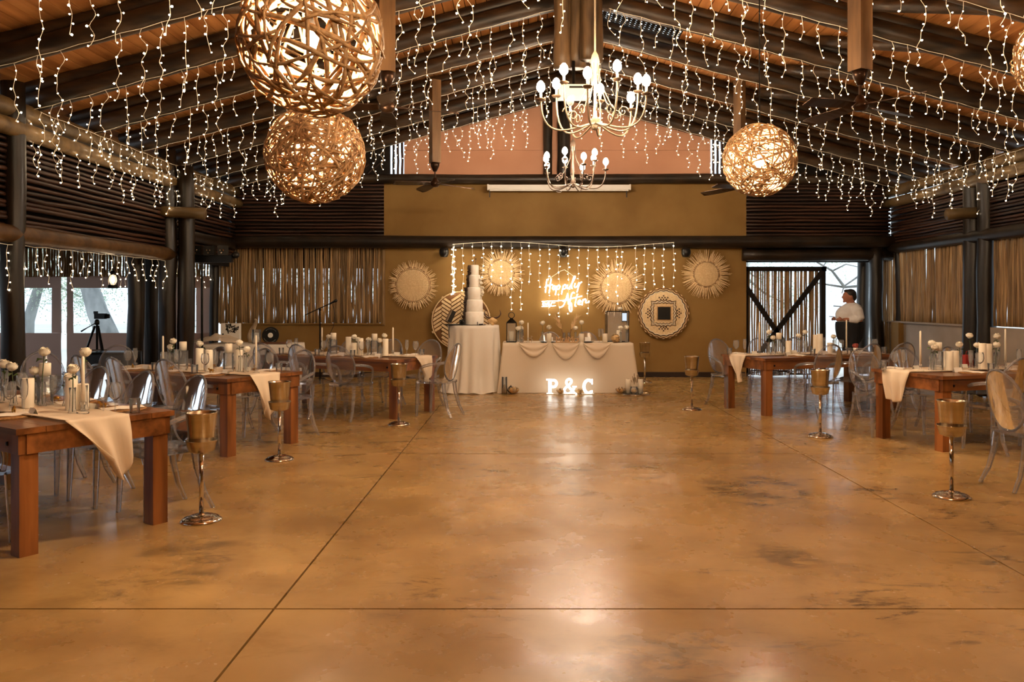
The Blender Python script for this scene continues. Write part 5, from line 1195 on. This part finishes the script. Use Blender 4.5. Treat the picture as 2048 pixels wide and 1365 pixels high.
# ---- microphone stand
t = thing('microphone_stand', 'black boom microphone stand before the lath wall', 'microphone stand', (X_at(640, 14.6), 14.6, 0)); zt = zpy(620, 14.6)
put('pole', MB().tube([(0, 0, .02), (0, 0, zt)], .014, 8), M['blackm'], t); put('boom', MB().tube([(-.28, 0, zt - .1), (.2, 0, zt + .12)], .009, 7), M['blackm'], t); put('microphone', MB().lathe([(.001, -.08), (.014, -.08), (.02, .02), (.028, .03), (.028, .07), (.001, .09)], 10), M['black'], t, True, loc=(.24, 0, zt + .14), rot=(0, 1.1, 0)); put('clutch', MB().ball((0, 0, zt), .025, 8, 6), M['blackm'], t, True)
for k in range(3):
    a = k * 2.094 + .3; put('leg', MB().tube([(0, 0, .12), (.3 * math.cos(a), .3 * math.sin(a), .01)], .01, 6), M['blackm'], t)
put('cable', MB().tube([(.22, .02, zt + .12), (.27, .02, zt - .1), (.24, .02, zt - .3), (.1, .02, zt - .6), (.02, .02, .3)], .005, 5), M['black'], t, True)
# ---- video camera on tripod
t = thing('camera_tripod', 'black photo tripod standing before the canvas window', 'tripod', (X_at(194, 13.2), 13.2, 0)); zt = zpy(645, 13.2)
put('centre_column', MB().tube([(0, 0, zt - .45), (0, 0, zt)], .018, 8), M['blackm'], t); put('head', MB().lathe([(.001, zt - .04), (.035, zt - .04), (.04, zt + .01), (.02, zt + .05), (.001, zt + .05)], 12), M['black'], t, True); put('pan_handle', MB().tube([(0, 0, zt), (-.16, 0, zt - .09), (-.26, 0, zt - .15)], [.008, .008, .014], 7), M['black'], t)
for k in range(3):
    a = k * 2.094 - .5; lg = put('leg', MB().tube([(.03 * math.cos(a), .03 * math.sin(a), zt - .06), (.2 * math.cos(a), .2 * math.sin(a), zt - .6), (.42 * math.cos(a), .42 * math.sin(a), 0)], [.02, .017, .011], 7), M['blackm'], t)
put('spreader', MB().tube([(.16 * math.cos(a), .16 * math.sin(a), zt - .46) for a in [k * PI / 6 for k in range(12)]], .006, 5, closed=True), M['steel'], t)
t = thing('video_camera', 'black video camera mounted on the tripod by the window', 'camera', (X_at(194, 13.2), 13.2, zt + .05)); put('body', MB().box(.06, 0, .05, .17, .09, .09), M['black'], t); put('lens', MB().lathe([(.001, 0), (.035, 0), (.035, .06), (.001, .06)], 12), M['blackm'], t, True, loc=(.14, 0, .05), rot=(0, PI / 2, 0)); put('viewfinder', MB().box(-.02, 0, .11, .05, .05, .04), M['black'], t)
t = thing('draped_bench', 'low bench under a black cloth below the tripod', 'bench', (0, 0, 0)); bx, by = X_at(226, 12.6), 12.6; put('black_cloth', drape('b', bx - .32, bx + .34, by - .25, by + .2, .72, .03, .02, M['black'], seed=6), M['black'], t, True)
# ---- party light bar
t = thing('party_light_bar', 'black party light bar on a tall stand beside the timber posts', 'stage light', (X_at(404, 13.4), 13.4, 0)); zt = zpy(520, 13.4)
put('pole', MB().tube([(0, 0, 0), (0, 0, zt)], .02, 8), M['blackm'], t); put('bar', MB().box(.08, 0, zt + .02, .86, .09, .13), M['black'], t)
for k, x in enumerate((-.27, -.08, .14, .36)):
    lm = put('spot_head', MB().box(x, -.02, zt + .15, .17, .16, .16, .1 * k), M['black'], t)
    for q in range(3):
        a = q * 2.094 + .5; put('lens', MB().ball((x + .03 * math.cos(a), -.105, zt + .14 + .03 * math.sin(a)), .017, 8, 6, 1, .5, 1), M['chrome'], lm, True)
put('end_can', MB().lathe([(.001, -.06), (.05, -.06), (.06, .06), (.001, .06)], 14), M['black'], t, True, loc=(.56, 0, zt + .08), rot=(PI / 2, 0, .4)); put('end_can', MB().lathe([(.001, -.06), (.05, -.06), (.06, .06), (.001, .06)], 14), M['black'], t, True, loc=(-.46, 0, zt + .08), rot=(PI / 2, 0, -.4))
for k in range(3):
    a = k * 2.094; put('leg', MB().tube([(0, 0, .45), (.4 * math.cos(a), .4 * math.sin(a), .01)], .014, 6), M['blackm'], t)
# ---- hanging storm lantern
t = thing('storm_lantern', 'small lit storm lantern hanging by the canvas window', 'lantern', (X_at(226, 12.0), 12.0, zpy(577, 12.0)))
put('base', MB().lathe([(.001, 0), (.07, 0), (.075, .02), (.06, .05), (.03, .055), (.001, .055)], 14), M['blackm'], t, True); put('cap', MB().lathe([(.03, .2), (.05, .205), (.04, .235), (.02, .26), (.001, .265)], 12), M['blackm'], t, True); put('globe_glass', MB().lathe([(.03, .055), (.055, .11), (.05, .16), (.032, .2)], 14), M['glass'], t, True)
put('flame', MB().lathe([(.001, .07), (.022, .1), (.024, .14), (.012, .18), (.001, .19)], 10), M['pend'], t, True)
for s in (-1, 1): put('side_tube', MB().tube([(s * .06, 0, .04), (s * .075, 0, .12), (s * .045, 0, .21)], .006, 6), M['blackm'], t)
put('handle', MB().tube([(-.07, 0, .12), (-.07, 0, .26), (0, 0, .33), (.07, 0, .26), (.07, 0, .12)], .004, 5), M['blackm'], t); put('hanging_wire', MB().tube([(0, 0, .33), (0, 0, .75)], .004, 4), M['blackm'], t)
# ---- dark chairs behind the far left table
# ---- person in the doorway
PX, PY_ = X_at(1701, 15.1), 15.1
def body(name, mb, mat, par, vox=.02):
    o = put(name, mb, mat, par, True); md = o.modifiers.new('fuse', 'REMESH'); md.mode = 'VOXEL'; md.voxel_size = vox; md.use_smooth_shade = True
    sm = o.modifiers.new('soft', 'SMOOTH'); sm.iterations = 5; sm.factor = .5; return o
pn = thing('person', 'person in a white top and black trousers standing in the open doorway', 'person', (PX, PY_, 0), 0)
# facing -x (to the left in the picture)
HK = 1.16
def hp(x, y, z): return (-.035 + (x + .03) * HK, y * HK, 1.60 + (z - 1.63) * HK)
mb = MB()
for s in (-1, 1):   # legs
    mb.tube([(0, s * .10, .93), (-.01, s * .11, .5), (.02, s * .11, .09)], [.115, .075, .05], 10); mb.ball((-.05, s * .11, .045), .05, 10, 7, 2.1, .9, .8)
mb.ball((.01, 0, 1.0), .19, 12, 8, 1.05, 1.05, .9); mb.ball((-.02, 0, 1.2), .2, 12, 9, 1.1, 1.0, 1.0); mb.ball((.0, 0, 1.34), .17, 12, 9, 1, 1.2, .8)
mb.tube([(.03, 0, 1.36), (.0, 0, 1.53)], [.09, .068], 10)
mb.ball(hp(-.03, 0, 1.63), .085 * HK, 14, 10, 1.1, .86, 1.25); mb.ball(hp(-.06, 0, 1.575), .05 * HK, 10, 7, 1.1, .85, .8); mb.tube([hp(-.115, 0, 1.645), hp(-.142, 0, 1.605)], [.011, .018], 8); mb.ball(hp(-.108, 0, 1.582), .019, 8, 5, 1, 1.7, .9); mb.ball(hp(-.116, 0, 1.662), .013, 8, 5, .8, 3.5, .7); mb.ball(hp(-.108, 0, 1.545), .023, 8, 5)
for s in (-1, 1): mb.ball(hp(-.012, s * .076, 1.625), .023, 8, 6, .8, .5, 1.5)
for s in (-1, 1):   # arms bent forward, hands together
    sh, el, wr_ = Vector((.03, s * .2, 1.38)), Vector((.08, s * .25, 1.17)), Vector((-.2, s * .17, 1.17))
    mb.tube([sh, el, wr_], [.062, .05, .033], 9); mb.ball(el, .048, 8, 6)
    mb.ball(wr_ + Vector((-.045, -s * .02, 0)), .03, 8, 6, 1.4, .8, 1)
    for f_ in range(4): b0 = wr_ + Vector((-.07, -s * .02, .024 - f_ * .016)); mb.tube([b0, b0 + Vector((-.035, -s * .02, -.004)), b0 + Vector((-.045 + .004 * abs(f_ - 1), -s * .05, -.01))], [.0105, .0095, .008], 6)
    b0 = wr_ + Vector((-.035, -s * .02, .03)); mb.tube([b0, b0 + Vector((-.03, -s * .01, .022)), b0 + Vector((-.05, -s * .02, .026))], [.011, .010, .008], 6)
bd = body('body', mb, M['skin'], pn, .013)
mb = MB()
mb.ball((-.035, 0, 1.25), .235, 16, 11, 1.03, .95, .85); mb.ball((.02, 0, 1.35), .19, 14, 10, 1.0, 1.15, .75); mb.ball((-.10, 0, 1.2), .17, 14, 10, 1, 1.1, .85); mb.tube([(.02, 0, 1.40), (.005, 0, 1.478)], [.13, .085], 12)
for s in (-1, 1): mb.tube([(.02, s * .15, 1.405), (.05, s * .23, 1.33), (.08, s * .25, 1.2), (.02, s * .235, 1.165), (-.11, s * .2, 1.165)], [.085, .09, .08, .07, .055], 10)
body('white_top', mb, M['shirt'], pn, .016)
mb = MB(); mb.lathe([(.16, .72), (.215, .82), (.236, .95), (.242, 1.06), (.235, 1.125), (.001, 1.125)], 18, (-.015, 0, 0), 1.08, 1.0)
for s in (-1, 1): mb.tube([(0, s * .10, .95), (-.01, s * .11, .5), (.02, s * .11, .06)], [.14, .098, .075], 10)
body('trousers', mb, M['trouser'], pn, .016)
mb = MB(); mb.ball(hp(.0, 0, 1.672), .09 * HK, 14, 10, 1.06, .95, .92); mb.ball(hp(.045, 0, 1.62), .062 * HK, 10, 7, .85, 1.15, 1.15); mb.ball(hp(-.06, 0, 1.722), .042 * HK, 9, 6, 1.2, 1.4, .6)
body('hair', mb, M['hair'], pn, .013)
for s in (-1, 1): put('shoe', MB().ball((-.045, s * .11, .045), .055, 12, 8, 2.2, .95, .82), M['black'], pn, True)
